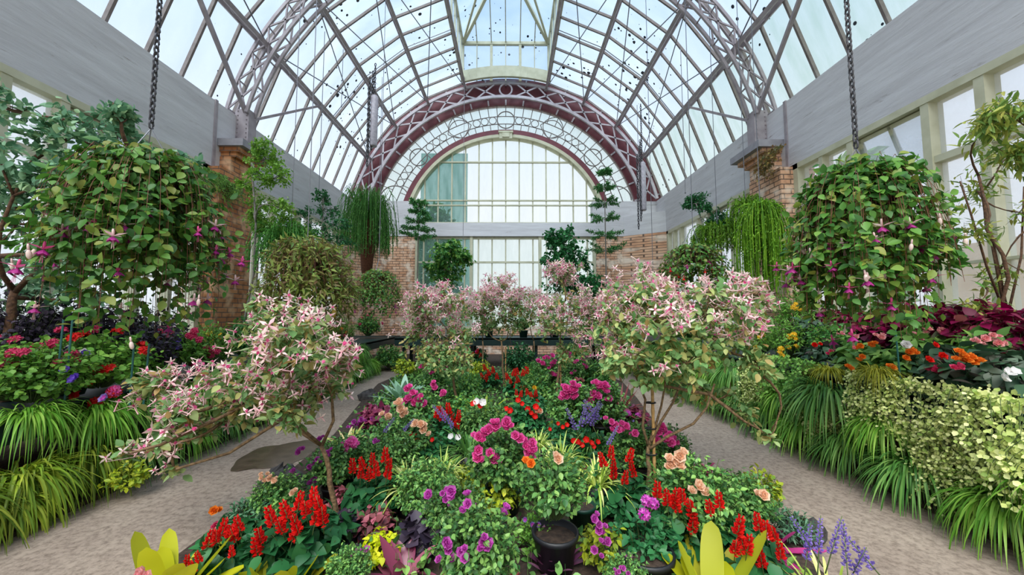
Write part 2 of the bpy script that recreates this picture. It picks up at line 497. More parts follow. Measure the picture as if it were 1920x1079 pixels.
# ------------------------------------------------------------------ mesh kit
class MB:
    def __init__(s):
        s.v, s.q, s.t, s.qm, s.tm, s.n = [], [], [], [], [], 0

    def add(s, v, q=None, t=None, m=0):
        v = np.asarray(v, dtype=np.float32).reshape(-1, 3)
        if q is not None and len(q):
            q = np.asarray(q, dtype=np.int32).reshape(-1, 4)
            s.q.append(q + s.n)
            s.qm.append(np.full(len(q), m, np.int32))
        if t is not None and len(t):
            t = np.asarray(t, dtype=np.int32).reshape(-1, 3)
            s.t.append(t + s.n)
            s.tm.append(np.full(len(t), m, np.int32))
        s.v.append(v)
        s.n += len(v)
        return s

    def box(s, a, b, m=0):
        x0, y0, z0 = a
        x1, y1, z1 = b
        v = [(x0, y0, z0), (x1, y0, z0), (x1, y1, z0), (x0, y1, z0), (x0, y0, z1), (x1, y0, z1), (x1, y1, z1), (x0, y1, z1)]
        return s.add(v, [(0, 3, 2, 1), (4, 5, 6, 7), (0, 1, 5, 4), (1, 2, 6, 5), (2, 3, 7, 6), (3, 0, 4, 7)], m=m)

    def bar(s, p, q, w, h, m=0, up=(0, 0, 1)):
        """square bar from p to q, w across, h along the `up` side"""
        p, q = np.array(p, float), np.array(q, float)
        d = q - p
        d /= np.linalg.norm(d)
        u = np.array(up, float)
        a = np.cross(d, u)
        if np.linalg.norm(a) < 1e-4:
            a = np.cross(d, (1, 0, 0))
        a /= np.linalg.norm(a)
        b = np.cross(a, d)
        v = []
        for c in (p, q):
            for i, j in ((-1, -1), (1, -1), (1, 1), (-1, 1)):
                v.append(c + a * i * w / 2 + b * j * h / 2)
        return s.add(v, [(0, 1, 2, 3), (7, 6, 5, 4), (0, 4, 5, 1), (1, 5, 6, 2), (2, 6, 7, 3), (3, 7, 4, 0)], m=m)

    def tube(s, pts, rad, n=6, m=0, closed=False):
        P = np.array(pts, float)
        K = len(P)
        rad = np.full(K, rad) if np.isscalar(rad) else np.array(rad)
        if closed:
            T = np.roll(P, -1, 0) - np.roll(P, 1, 0)
        else:
            T = np.gradient(P, axis=0)
        T /= np.linalg.norm(T, axis=1)[:, None] + 1e-9
        ref = np.array([0.31, 0.17, 0.93]) if abs(T[:, 2]).mean() < 0.8 else np.array([0.9, 0.3, 0.1])
        A = np.cross(T, ref)
        A /= np.linalg.norm(A, axis=1)[:, None] + 1e-9
        B = np.cross(T, A)
        an = np.linspace(0, 2 * np.pi, n, endpoint=False)
        V = P[:, None] + rad[:, None, None] * (np.cos(an)[None, :, None] * A[:, None] + np.sin(an)[None, :, None] * B[:, None])
        q = []
        L = K if closed else K - 1
        for i in range(L):
            i2 = (i + 1) % K
            for j in range(n):
                j2 = (j + 1) % n
                q.append((i * n + j, i * n + j2, i2 * n + j2, i2 * n + j))
        V = V.reshape(-1, 3)
        if not closed:
            V = np.vstack([V, P[0], P[-1]])
            t = [(K * n, (j + 1) % n, j) for j in range(n)] + [(K * n + 1, (K - 1) * n + j, (K - 1) * n + (j + 1) % n) for j in range(n)]
            return s.add(V, q, t, m)
        return s.add(V, q, m=m)

    def lathe(s, prof, n=20, c=(0, 0, 0), m=0):
        pr = np.array(prof, float)
        an = np.linspace(0, 2 * np.pi, n, endpoint=False)
        V = np.stack([pr[:, 0, None] * np.cos(an), pr[:, 0, None] * np.sin(an), np.repeat(pr[:, 1, None], n, 1)], -1) + np.array(c)
        q = [(i * n + j, i * n + (j + 1) % n, (i + 1) * n + (j + 1) % n, (i + 1) * n + j) for i in range(len(pr) - 1) for j in range(n)]
        return s.add(V, q, m=m)

    def ball(s, c, r, n=8, k=5, m=0):
        th = np.linspace(0.01, np.pi - 0.01, k)
        rr = np.array(r, float) * np.ones(3)
        an = np.linspace(0, 2 * np.pi, n, endpoint=False)
        V = np.stack([np.sin(th)[:, None] * np.cos(an), np.sin(th)[:, None] * np.sin(an), np.repeat(np.cos(th)[:, None], n, 1)], -1) * rr + np.array(c)
        q = [(i * n + j, (i + 1) * n + j, (i + 1) * n + (j + 1) % n, i * n + (j + 1) % n) for i in range(k - 1) for j in range(n)]
        return s.add(V, q, m=m)

    def prisms(s, A, B, r, m=0):
        A, B = np.asarray(A, float), np.asarray(B, float)
        D = B - A
        D /= np.linalg.norm(D, axis=1)[:, None] + 1e-9
        X = np.cross(D, np.array([0.3, 0.2, 0.9]))
        X /= np.linalg.norm(X, axis=1)[:, None] + 1e-9
        Y = np.cross(D, X)
        n = len(A)
        r = np.broadcast_to(np.asarray(r, float), (n,))
        V = np.zeros((n, 6, 3))
        for k in range(3):
            o = X * math.cos(k * 2.094) + Y * math.sin(k * 2.094)
            V[:, k] = A + o * r[:, None]
            V[:, k + 3] = B + o * r[:, None] * 0.7
        b = np.arange(n)[:, None, None] * 6
        q = np.array([(0, 1, 4, 3), (1, 2, 5, 4), (2, 0, 3, 5)])[None] + b
        return s.add(V, q, m=m)

    def scatter(s, T, P, D, U, S, m=0):
        tv, tq = T
        P, D, U = (np.asarray(a, float) for a in (P, D, U))
        D = D / (np.linalg.norm(D, axis=1)[:, None] + 1e-9)
        X = np.cross(D, U)
        X /= np.linalg.norm(X, axis=1)[:, None] + 1e-9
        Z = np.cross(X, D)
        S = np.broadcast_to(np.asarray(S, float), (len(P),))
        B = np.stack([X, D, Z], 1)
        V = P[:, None] + S[:, None, None] * np.einsum('kc,ncd->nkd', tv, B)
        q = tq[None] + np.arange(len(P))[:, None, None] * len(tv)
        return s.add(V, q, m=m)

    def straps(s, P, az, L, el, dr, w, M=6, prof=None, fold=0.25, m=0):
        """arching strap leaves: base points, azimuth, length, elevation, droop, half width"""
        P = np.asarray(P, float)
        n = len(P)
        u = np.linspace(0, 1, M + 1)
        f = lambda a: np.broadcast_to(np.asarray(a, float), (n,))
        az, L, el, dr, w = f(az), f(L), f(el), f(dr), f(w)
        h = L[:, None] * u * np.cos(el)[:, None] * (1 - 0.25 * np.clip(dr, 0, 1.6)[:, None] * u ** 2)
        z = L[:, None] * (u * np.sin(el)[:, None] - dr[:, None] * u ** 2)
        C = np.stack([h * np.cos(az)[:, None], h * np.sin(az)[:, None], z], -1) + P[:, None]
        sd = np.stack([-np.sin(az), np.cos(az), np.zeros(n)], -1)
        pf = prof(u) if prof else np.sin(np.pi * (0.12 + 0.88 * u)) ** 0.6 * (1 - u ** 6) + 0.02
        hw = w[:, None] * pf[None]
        V = np.zeros((n, M + 1, 3, 3))
        V[:, :, 0] = C - sd[:, None] * hw[..., None]
        V[:, :, 1] = C
        V[:, :, 1, 2] -= fold * hw
        V[:, :, 2] = C + sd[:, None] * hw[..., None]
        q = np.array([(i * 3 + j, i * 3 + j + 1, i * 3 + j + 4, i * 3 + j + 3) for i in range(M) for j in range(2)])
        q = q[None] + np.arange(n)[:, None, None] * (M + 1) * 3
        return s.add(V, q, m=m)

    def mesh(s, name, mats, smooth=False):
        if not isinstance(mats, (list, tuple)):
            mats = [mats]
        me = bpy.data.meshes.new(name)
        V = np.concatenate(s.v)
        loops, starts, mi = [], [], []
        k = 0
        if s.q:
            q = np.concatenate(s.q)
            loops.append(q.ravel())
            starts.append(np.arange(len(q)) * 4)
            mi.append(np.concatenate(s.qm))
            k = len(q) * 4
        if s.t:
            t = np.concatenate(s.t)
            loops.append(t.ravel())
            starts.append(k + np.arange(len(t)) * 3)
            mi.append(np.concatenate(s.tm))
        loops = np.concatenate(loops).astype(np.int32)
        starts = np.concatenate(starts).astype(np.int32)
        mi = np.concatenate(mi)
        me.vertices.add(len(V))
        me.vertices.foreach_set('co', V.ravel())
        me.loops.add(len(loops))
        me.loops.foreach_set('vertex_index', loops)
        me.polygons.add(len(starts))
        me.polygons.foreach_set('loop_start', starts)
        me.polygons.foreach_set('material_index', mi)
        me.polygons.foreach_set('use_smooth', np.full(len(starts), bool(smooth)))
        for m in mats:
            me.materials.append(MT[m] if isinstance(m, str) else m)
        me.update(calc_edges=True)
        return me


def obj(name, me, parent=None, loc=(0, 0, 0), rot=(0, 0, 0), sc=1.0):
    o = bpy.data.objects.new(name, me)
    COL.objects.link(o)
    o.parent = parent
    o.location = loc
    o.rotation_euler = rot
    o.scale = (sc, sc, sc) if np.isscalar(sc) else sc
    return o


def tag(o, label, cat, group=None, kind=None):
    o['label'] = label
    o['category'] = cat
    if group:
        o['group'] = group
    if kind:
        o['kind'] = kind
    return o


def thing(name, label, cat, loc=(0, 0, 0), rz=0.0, sc=1.0, group=None, kind=None):
    return tag(obj(name, None, None, loc, (0, 0, rz), sc), label, cat, group, kind)


def struct(name, me, label, cat):
    return tag(obj(name, me), label, cat, kind='structure')


# ------------------------------------------------------------------ leaf and petal shapes
def leafT(w=0.3, rows=4, fold=0.12, droop=0.2, p=0.8):
    u = np.linspace(0, 1, rows + 1)
    hw = w * np.sin(np.pi * np.clip(u, 0.02, 0.985) ** p) ** 0.85 + 0.004
    V = []
    for a, b in zip(u, hw):
        z = -droop * a * a
        V += [(-b, a, z + fold * b), (0, a, z - fold * b), (b, a, z + fold * b)]
    q = [(i * 3 + j, i * 3 + j + 1, i * 3 + j + 4, i * 3 + j + 3) for i in range(rows) for j in range(2)]
    return np.array(V), np.array(q)


OV = leafT(0.34, 4, 0.15, 0.25)
OV2 = leafT(0.30, 2, 0.2, 0.2)
OVB = leafT(0.42, 5, 0.12, 0.35, 0.62)
LAN = leafT(0.15, 3, 0.2, 0.25)
NEED = leafT(0.10, 2, 0.1, 0.1)
RND = leafT(0.50, 3, 0.15, 0.2, 1.0)
PET = leafT(0.40, 2, -0.25, -0.1, 1.15)
PETN = leafT(0.17, 2, 0.1, 0.12, 1.0)
CUP = leafT(0.55, 3, 0.35, -0.35, 1.2)


def rot_about(n, tilt):
    an = np.arange(n) * 2 * np.pi / n
    return an, np.stack([np.cos(an) * math.cos(tilt), np.sin(an) * math.cos(tilt), np.full(n, math.sin(tilt))], -1)


def rose_bloom(mat, r=0.024):
    b = MB()
    for n, tilt, sc, off in ((6, 0.25, 1.0, 0), (5, 0.7, 0.85, 0.4), (5, 1.1, 0.7, 0.9), (3, 1.4, 0.5, 0.2)):
        an = np.arange(n) * 2 * np.pi / n + off
        D = np.stack([np.cos(an) * math.cos(tilt), np.sin(an) * math.cos(tilt), np.full(n, math.sin(tilt))], -1)
        U = np.stack([-np.cos(an), -np.sin(an), np.full(n, 1.5)], -1)
        b.scatter(CUP, D * 0.1 * r, D, U, r * sc)
    return b.mesh('rose_bloom', mat, True)


def flat_bloom(mat, n=5, r=0.028, eye=None, tilt=0.3):
    b = MB()
    an, D = rot_about(n, tilt)
    b.scatter(CUP, D * 0, D, np.tile((0, 0, 1.0), (n, 1)), r)
    mats = [mat]
    if eye:
        an, D = rot_about(n, tilt + 0.05)
        b.scatter(CUP, D * 0 + np.array((0, 0, 0.0015)), D, np.tile((0, 0, 1.0), (n, 1)), r * 0.66, 1)
        mats.append(eye)
    return b.mesh('flat_bloom', mats, True)


def umbel(mat, k=11, r=0.03, fr=0.015):
    b = MB()
    for i in range(k):
        a, c = i * 2.4, 1 - 0.85 * (i + 0.5) / k
        s = math.sqrt(1 - c * c)
        d = np.array((s * math.cos(a), s * math.sin(a), c))
        x = np.cross(d, (0.3, 0.5, 0.2))
        x /= np.linalg.norm(x)
        y = np.cross(d, x)
        D = np.array([x * math.cos(j * 1.2566) + y * math.sin(j * 1.2566) + d * 0.3 for j in range(5)])
        b.scatter(PET, np.tile(d * r, (5, 1)), D, np.tile(d, (5, 1)), fr)
    return b.mesh('flower_head', mat, True)


def spike(mat, h=0.1, r=0.02, k=22, fr=0.02, stem='stemg'):
    """upright spike of tubular florets"""
    b = MB()
    b.tube([(0, 0, -h * 0.5), (0, 0, h)], [0.0022, 0.0012], 4, 1)
    P, D = [], []
    for i in range(k):
        a, t = i * 2.4, i / k
        d = np.array((math.cos(a), math.sin(a), 0.35 + 0.8 * t))
        P.append((0.2 * r * d[0], 0.2 * r * d[1], h * t * 0.92))
        D.append(d)
    P, D = np.array(P), np.array(D)
    sz = fr * (1.15 - 0.55 * np.arange(k) / k)
    b.scatter(PET, P, D, np.tile((0, 0, 1.0), (k, 1)), sz)
    b.scatter(PET, P, D, np.cross(D, (0, 0, 1.0)), sz)
    return b.mesh('flower_spike', [mat, stem], True)


def star_cluster(seed, n=6, spread=0.035, L=0.030, sep='fstar', cor='fcor'):
    """bunch of narrow-sepalled fuchsia stars"""
    g = np.random.default_rng(seed)
    b = MB()
    for i in range(n):
        c = g.normal(size=3) * spread * np.array((1, 1, 0.7))
        d = g.normal(size=3) + np.array((0, 0, 0.25))
        d /= np.linalg.norm(d)
        x = np.cross(d, g.normal(size=3))
        x /= np.linalg.norm(x)
        y = np.cross(d, x)
        D = np.array([x * math.cos(j * 1.5708) + y * math.sin(j * 1.5708) + d * 0.35 for j in range(4)])
        b.scatter(PETN, np.tile(c, (4, 1)), D, np.tile(d, (4, 1)), L * g.uniform(0.8, 1.2))
        D2 = np.array([d + 0.3 * (x * math.cos(j * 2.1 + 0.5) + y * math.sin(j * 2.1 + 0.5)) for j in range(3)])
        b.scatter(PET, np.tile(c, (3, 1)), D2, np.tile(x, (3, 1)), L * 0.5, 1)
        b.prisms([c - d * L * 1.1], [c], L * 0.1)
        b.prisms([c - d * L * 1.05], [(0, 0, -0.02)], L * 0.03)
    return b.mesh('star_cluster', [sep, cor], True)


def drop_fuchsia(sep='fstar', cor='fdeep', L=0.03, open_=True):
    """hanging fuchsia: tube, swept-back sepals, bell and stamens; hangs from its origin"""
    b = MB()
    b.tube([(0, 0, 0), (0, 0, -L * 0.9)], [L * 0.03, L * 0.04], 4, 2)
    b.tube([(0, 0, -L * 0.9), (0, 0, -L * 1.2), (0, 0, -L * 1.9)], [L * 0.09, L * 0.14, L * 0.12], 6, 0)
    c = np.array((0, 0, -L * 1.85))
    if open_:
        an, D = rot_about(4, 0.35)
        b.scatter(PETN, np.tile(c, (4, 1)), D, np.tile((0, 0, 1.0), (4, 1)), L * 1.5, 0)
        an, D = rot_about(6, -0.95)
        b.scatter(PET, np.tile(c, (6, 1)), D, np.tile((0, 0, 1.0), (6, 1)), L * 1.0, 1)
        g = np.linspace(0, 6.28, 5)[:4]
        E_ = np.stack([np.cos(g) * 0.15 * L, np.sin(g) * 0.15 * L, np.full(4, -L * 3.5)], -1)
        b.prisms(np.tile(c, (4, 1)), E_, L * 0.025, 0)
    else:
        b.ball(c + np.array((0, 0, -L * 0.35)), (L * 0.28, L * 0.28, L * 0.62), 7, 6, 0)
    return b.mesh('fuchsia_flower', [sep, cor, 'stemg'], True)


BL = dict(
    rose_pink=rose_bloom('fpink', 0.027), rose_mag=rose_bloom('fmag', 0.022), rose_peach=rose_bloom('fpeach', 0.028),
    rose_red=rose_bloom('fred', 0.026), rose_orange=rose_bloom('forange', 0.027), rose_crim=rose_bloom('fcrim', 0.027),
    rose_coral=rose_bloom('fcoral', 0.026), rose_yel=rose_bloom('fyel', 0.03), rose_white=rose_bloom('fwhite', 0.03),
    salvia=spike('fred', 0.085, 0.02, 26, 0.024), lav=spike('flav', 0.13, 0.012, 34, 0.013),
    red5=flat_bloom('fred', 5, 0.026), white5=flat_bloom('fwhite', 5, 0.032), pink5=flat_bloom('fpink', 5, 0.026), mag5=flat_bloom('fmag', 5, 0.022),
    lav5=flat_bloom('flav', 5, 0.026), pet=flat_bloom('fwhite', 6, 0.036, 'fpur', 0.25), petv=flat_bloom('fpur', 6, 0.034), petl=flat_bloom('flav', 6, 0.034, 'fmag'),
    ger_pink=umbel('fcrim', 12, 0.026, 0.02), ger_red=umbel('fred', 12, 0.026, 0.02), ger_mag=umbel('fpink', 12, 0.028, 0.018),
    ger_mgt=umbel('fmag', 10, 0.024, 0.016), yel=umbel('fyel', 9, 0.022, 0.018), ora=umbel('forange', 9, 0.022, 0.018),
    star0=star_cluster(1), star1=star_cluster(2), star2=star_cluster(3, 8, 0.045), star3=star_cluster(4, 5, 0.03, 0.034),
    fu=drop_fuchsia(), fu2=drop_fuchsia('fcor', 'fdeep'), fub=drop_fuchsia('fstar', 'fdeep', 0.026, False), fur=drop_fuchsia('fcrim', 'fred'),
)


# ------------------------------------------------------------------ plant kinds
def hemi(g, n, zmin=-0.25):
    z = g.uniform(zmin, 1, n)
    a = g.uniform(0, 2 * np.pi, n)
    s = np.sqrt(1 - z * z)
    return np.stack([s * np.cos(a), s * np.sin(a), z], -1)


def mound_mesh(seed, leaf, mat, sprigs=60, per=8, rx=0.2, rz=0.18, zc=0.2, size=0.04, droop=0.15, inner=0.45, root=0.04, stem='stemg', zmin=-0.35, name='foliage'):
    g = np.random.default_rng(seed)
    d = hemi(g, sprigs, zmin)
    lump = g.uniform(0.72, 1.08, sprigs)
    tips = d * np.array((rx, rx, rz)) * lump[:, None] + np.array((0, 0, zc))
    roots = np.stack([d[:, 0] * rx * 0.15, d[:, 1] * rx * 0.15, np.full(sprigs, root)], -1)
    b = MB()
    b.prisms(roots, tips, 0.0022, 1)
    t = g.uniform(inner, 1.0, (sprigs, per)) ** 0.8
    P = (roots[:, None] + (tips - roots)[:, None] * t[..., None] + g.normal(size=(sprigs, per, 3)) * size * 0.25).reshape(-1, 3)
    out = np.repeat(d[:, None], per, 1).reshape(-1, 3)
    D = out * 0.55 + g.normal(size=P.shape) * 0.65 + np.array((0, 0, -droop))
    U = np.array((0, 0, 0.9)) + out * 0.6 + g.normal(size=P.shape) * 0.3
    b.scatter(leaf, P, D, U, size * g.uniform(0.65, 1.15, len(P)))
    return b.mesh(name, [mat, stem], True), tips, d


class Kind:
    """a plant kind: named parts (shared meshes) and places for its blooms"""

    def __init__(s, parts, spots=None, h=0.2):
        s.parts, s.spots, s.h = parts, spots or [], h


def pot_parts(r, h, mat, soil=True):
    b = MB().lathe([(0.0, 0.0), (r * 0.78, 0.0), (r * 0.95, h * 0.86), (r * 1.04, h * 0.87), (r * 1.05, h), (r * 0.96, h), (r * 0.93, h * 0.82), (0.0, h * 0.8)], 24)
    s = MB().lathe([(0.0, h * 0.835), (r * 0.94, h * 0.82)], 20)
    return [('pot', b.mesh('pot', mat, True)), ('soil', s.mesh('soil', 'soil'))]


KIND = {}


def mound(key, leaf, mat, pot=None, **kw):
    out = []
    for v in range(3):
        base = pot[1] if pot else 0.0
        me, tips, d = mound_mesh(hash_(key) + v, leaf, mat, **kw)
        parts = [('foliage', me, base * 0.8)]
        if pot:
            parts += [(n, m, 0.0) for n, m in pot_parts(*pot)]
        out.append(Kind(parts, [(tuple(p + np.array((0, 0, base * 0.8))), dd) for p, dd in zip(tips, d)], base + kw.get('zc', 0.2)))
    KIND[key] = out


def hash_(s):
    return sum((i + 1) * ord(c) for i, c in enumerate(s)) % 99991


mound('rose', OV, 'rose', (0.09, 0.13, 'potb'), sprigs=170, per=13, rx=0.21, rz=0.2, zc=0.18, size=0.028)
mound('rose_g', OV, 'rose', (0.10, 0.15, 'potg'), sprigs=150, per=11, rx=0.21, rz=0.19, zc=0.18, size=0.032)
mound('salvia', OVB, 'salvia', sprigs=70, per=5, rx=0.17, rz=0.15, zc=0.17, size=0.072, droop=0.35)
mound('rose_pot', OV, 'rose', (0.115, 0.19, 'potb'), sprigs=130, per=10, rx=0.19, rz=0.16, zc=0.27, size=0.032, zmin=-0.2, root=0.1)
mound('smallred', OV, 'salvia', sprigs=90, per=8, rx=0.19, rz=0.16, zc=0.19, size=0.046)
mound('lime', OVB, 'lime', sprigs=50, per=6, rx=0.15, rz=0.12, zc=0.15, size=0.05)
mound('golden', OV, 'golden', sprigs=80, per=8, rx=0.19, rz=0.15, zc=0.18, size=0.042)
mound('darkp', RND, 'darkp', sprigs=40, per=5, rx=0.13, rz=0.10, zc=0.1, size=0.075)
mound('maroon', OVB, 'maroonl', sprigs=45, per=6, rx=0.16, rz=0.12, zc=0.13, size=0.07)
mound('coleus', OVB, 'coleus', sprigs=40, per=6, rx=0.13, rz=0.1, zc=0.12, size=0.06)
mound('greyf', LAN, 'greyl', sprigs=90, per=9, rx=0.18, rz=0.13, zc=0.13, size=0.045)
mound('bush', OV, 'broad', sprigs=140, per=10, rx=0.25, rz=0.24, zc=0.24, size=0.042)
mound('dkbush', OV, 'dbroad', sprigs=140, per=10, rx=0.25, rz=0.24, zc=0.24, size=0.042)
mound('geran', RND, 'geran', sprigs=150, per=8, rx=0.3, rz=0.22, zc=0.22, size=0.036)
mound('petun', OV, 'geran', sprigs=130, per=9, rx=0.28, rz=0.22, zc=0.2, size=0.036)
mound('basil', OV, 'darkp', sprigs=190, per=12, rx=0.32, rz=0.34, zc=0.38, size=0.04)
mound('begon', OVB, 'begl', sprigs=42, per=5, rx=0.17, rz=0.13, zc=0.14, size=0.085, droop=0.3)
mound('begond', OVB, 'begd', sprigs=42, per=5, rx=0.17, rz=0.13, zc=0.14, size=0.085, droop=0.3)
mound('crimson', OVB, 'redl', sprigs=60, per=7, rx=0.27, rz=0.17, zc=0.2, size=0.085, droop=0.3)
mound('crimgreen', OVB, 'begl', sprigs=60, per=7, rx=0.28, rz=0.17, zc=0.2, size=0.085, droop=0.3)
mound('mari', LAN, 'geran', sprigs=130, per=11, rx=0.25, rz=0.24, zc=0.26, size=0.045)
mound('limebush', OV, 'golden', sprigs=60, per=7, rx=0.15, rz=0.13, zc=0.15, size=0.04)


def strapkind(key, mat, n, L, w, el=(0.5, 1.3), dr=(0.4, 0.9), prof=None, M=6, base=0.03, fold=0.25, z0=0.0, side=None):
    out = []
    for v in range(3):
        g = np.random.default_rng(hash_(key) + v)
        az = g.uniform(0, 2 * np.pi, n) if side is None else g.normal(side[0], side[1], n)
        P = np.stack([np.cos(az) * base * g.uniform(0, 1, n), np.sin(az) * base * g.uniform(0, 1, n), np.full(n, z0)], -1)
        b = MB().straps(P, az, L * g.uniform(0.6, 1.1, n), g.uniform(*el, n), g.uniform(*dr, n), w * g.uniform(0.7, 1.1, n), M, prof, fold)
        out.append(Kind([('foliage', b.mesh('foliage', mat, True), 0)], h=L * 0.4))
    KIND[key] = out


round_tip = lambda u: (0.75 + 0.35 * np.sin(np.pi * u)) * np.sqrt(np.clip(1 - u ** 12, 0, 1)) + 0.03
sharp_tip = lambda u: (0.8 + 0.3 * np.sin(np.pi * u)) * np.clip(1 - u ** 3.5, 0, 1) + 0.01
strapkind('spiderv', 'strapv', 110, 0.34, 0.0055, (0.5, 1.45), (0.35, 0.95))
strapkind('spidery', 'strapg', 120, 0.36, 0.008, (0.5, 1.4), (0.4, 1.0))
strapkind('lirio', 'strapd', 90, 0.34, 0.005, (0.5, 1.4), (0.4, 0.95))
strapkind('broy', 'bromy', 26, 0.33, 0.034, (0.45, 1.35), (0.08, 0.35), round_tip, 12, 0.03, 0.35)
strapkind('brog', 'bromg', 15, 0.24, 0.026, (0.3, 1.0), (0.1, 0.35), round_tip, 8, 0.03, 0.35)
strapkind('brom', 'bromm', 17, 0.26, 0.04, (0.3, 1.1), (0.08, 0.35), sharp_tip, 8, 0.03, 0.35)
strapkind('brop', 'bromp', 20, 0.24, 0.020, (0.15, 1.3), (0.05, 0.35), round_tip, 8, 0.03, 0.3)
strapkind('brod', 'bromd', 24, 0.25, 0.022, (0.4, 1.25), (0.1, 0.45), sharp_tip, 8, 0.03, 0.35)
strapkind('bror', 'bromr', 15, 0.2, 0.022, (0.3, 1.2), (0.05, 0.3), sharp_tip, 8, 0.03, 0.35)
strapkind('brok', 'brompk', 20, 0.28, 0.018, (0.3, 1.2), (0.05, 0.35), sharp_tip, 8, 0.03, 0.35)
strapkind('agave', 'agave', 30, 0.36, 0.03, (0.2, 1.2), (0.1, 0.4), sharp_tip, 8, 0.04, 0.3)
strapkind('cord', 'cord', 46, 0.3, 0.011, (0.2, 1.4), (0.05, 0.4), sharp_tip, 6, 0.02)
strapkind('hangd', 'strapd', 210, 0.40, 0.0085, (0.1, 1.0), (0.5, 1.25), None, 6, 0.12)
strapkind('hangf', 'strapf', 210, 0.40, 0.0085, (0.1, 1.0), (0.5, 1.25), None, 6, 0.12)
strapkind('hangy', 'strapg', 200, 0.46, 0.0095, (0.2, 1.1), (0.45, 1.1), None, 6, 0.14)
strapkind('goldg', 'goldg', 260, 0.26, 0.003, (0.3, 1.2), (0.6, 1.3), None, 6, 0.06)
strapkind('fern', 'brown', 40, 0.22, 0.02, (0.2, 1.2), (0.3, 0.8), sharp_tip, 6, 0.04)


def ivykind(key, mat, w=0.5, h=0.5, n=1900, size=0.024):
    """a trailing curtain of ivy: hangs from its origin along x, facing -y"""
    out = []
    for v in range(3):
        g = np.random.default_rng(hash_(key) + v)
        k = 60
        xs = g.uniform(-w / 2, w / 2, k)
        ln = h * g.uniform(0.45, 1.05, k)
        bulge = g.uniform(0.03, 0.22, k)
        b = MB()
        per = n // k
        A, B, P = [], [], []
        for x, l, bu in zip(xs, ln, bulge):
            t = np.linspace(0, 1, 6)
            pts = np.stack([x + 0.05 * np.sin(t * 5 + x * 9), -bu * np.sin(np.clip(t * 2.2, 0, 1.571)) - 0.02, 0.05 - l * t ** 1.2 + 0.06 * np.sin(np.pi * np.clip(t * 2.5, 0, 1))], -1)
            A.append(pts[:-1])
            B.append(pts[1:])
            u = np.sort(g.uniform(0, 1, per))
            P.append(np.stack([np.interp(u, t, pts[:, i]) for i in range(3)], -1) + g.normal(size=(per, 3)) * 0.018)
        b.prisms(np.concatenate(A), np.concatenate(B), 0.0016, 1)
        P = np.concatenate(P)
        D = g.normal(size=P.shape) * 0.7 + np.array((0, -0.3, -0.5))
        U = np.array((0, -1.0, 0.55)) + g.normal(size=P.shape) * 0.45
        b.scatter(RND, P, D, U, size * g.uniform(0.6, 1.15, len(P)))
        out.append(Kind([('foliage', b.mesh('foliage', [mat, 'stemg'], True), 0)]))
    KIND[key] = out


ivykind('ivy', 'ivy')
ivykind('ivyg', 'ivyg')
ivykind('creep', 'brown', 0.35, 0.4, 420, 0.04)


def plant(key, name, label, cat, loc, sc=1.0, rz=None, group=None, blooms=(), fl=None, v=None, bs=1.0, fd=0.45, bloom_name='flower'):
    """blooms: [(mesh key, count)] at sprig tips; fl: [(mesh key, [(px, py)...])] at spots seen in the photo"""
    ks = KIND[key]
    k = ks[(plant.i if v is None else v) % len(ks)]
    plant.i += 1
    rz = R_.uniform(0, 6.28) if rz is None else rz
    t = thing(name, label, cat, loc, rz, sc, group)
    last = None
    for n, me, z in k.parts:
        o = obj(n, me, last if n == 'soil' else t, (0, 0, z))
        last = o if n == 'pot' else last
    inv = Matrix.Rotation(-rz, 3, 'Z')
    cand = [s for s in k.spots if s[1][2] > 0.1]
    R_.shuffle(cand)
    j = 0
    for bk, n in blooms:
        for _ in range(n):
            if not cand:
                break
            p, d = cand[j % len(cand)]
            j += 1
            place_bloom(bloom_name, bk, t, Vector(p) * (1.0 + 0.04), Vector(d), bs)
    for bk, pts in fl or ():
        for px, py in pts:
            w = Vector(atY(px, py, loc[1] - 0.16 * sc * fd * 2)) - Vector(loc)
            p = (inv @ w) / sc
            place_bloom(bloom_name, bk, t, p, inv @ Vector((R_.uniform(-0.5, 0.5), -1.0, R_.uniform(0.1, 0.5))), bs)
            if bk in ('rose_pink', 'rose_mag', 'rose_crim', 'rose_coral', 'rose_orange', 'rose_peach'):
                for _ in range(1 + (R_.random() < 0.5)):
                    o_ = Vector((R_.uniform(-1, 1), R_.uniform(-0.4, 0.6), R_.uniform(-1, 0.6))) * 0.036
                    place_bloom(bloom_name, bk, t, p + inv @ o_, inv @ Vector((R_.uniform(-0.6, 0.6), -0.6, 0.8)), bs * 0.8)
    return t


plant.i = 0


def place_bloom(nm, bk, parent, p, d, s=1.0):
    me = BL[bk]
    if bk in ('salvia', 'lav'):
        k = 0.3 if bk == 'salvia' else 0.6
        e = Euler((R_.uniform(-k, k), R_.uniform(-k, k), R_.uniform(0, 6)))
        nm = 'flower_spike'
    elif bk.startswith('fu'):
        e = Euler((R_.uniform(-0.15, 0.15), R_.uniform(-0.15, 0.15), R_.uniform(0, 6)))
    else:
        q = Vector((d[0], d[1], d[2] + 0.35)).to_track_quat('Z', 'Y')
        e = q.to_euler()
        e.rotate_axis('Z', R_.uniform(0, 6))
    return obj(nm, me, parent, p, e, s * R_.uniform(0.85, 1.15))


def ground(px, py, zc, zb=0.0):
    w = atZ(px, py, zb + zc)
    return (float(w[0]), float(w[1]), zb)

# ------------------------------------------------------------------ the setting
XW, ZB, ZT, YE, CZ, RR = 5.1, 3.95, 5.15, 12.4, 4.02, 5.5
Y0 = -2.5

struct('floor', MB().box((-3.2, Y0, -0.1), (3.3, 9.9, 0.0)).mesh('floor', 'path'), 'worn grey brown paving of the two garden paths', 'floor')

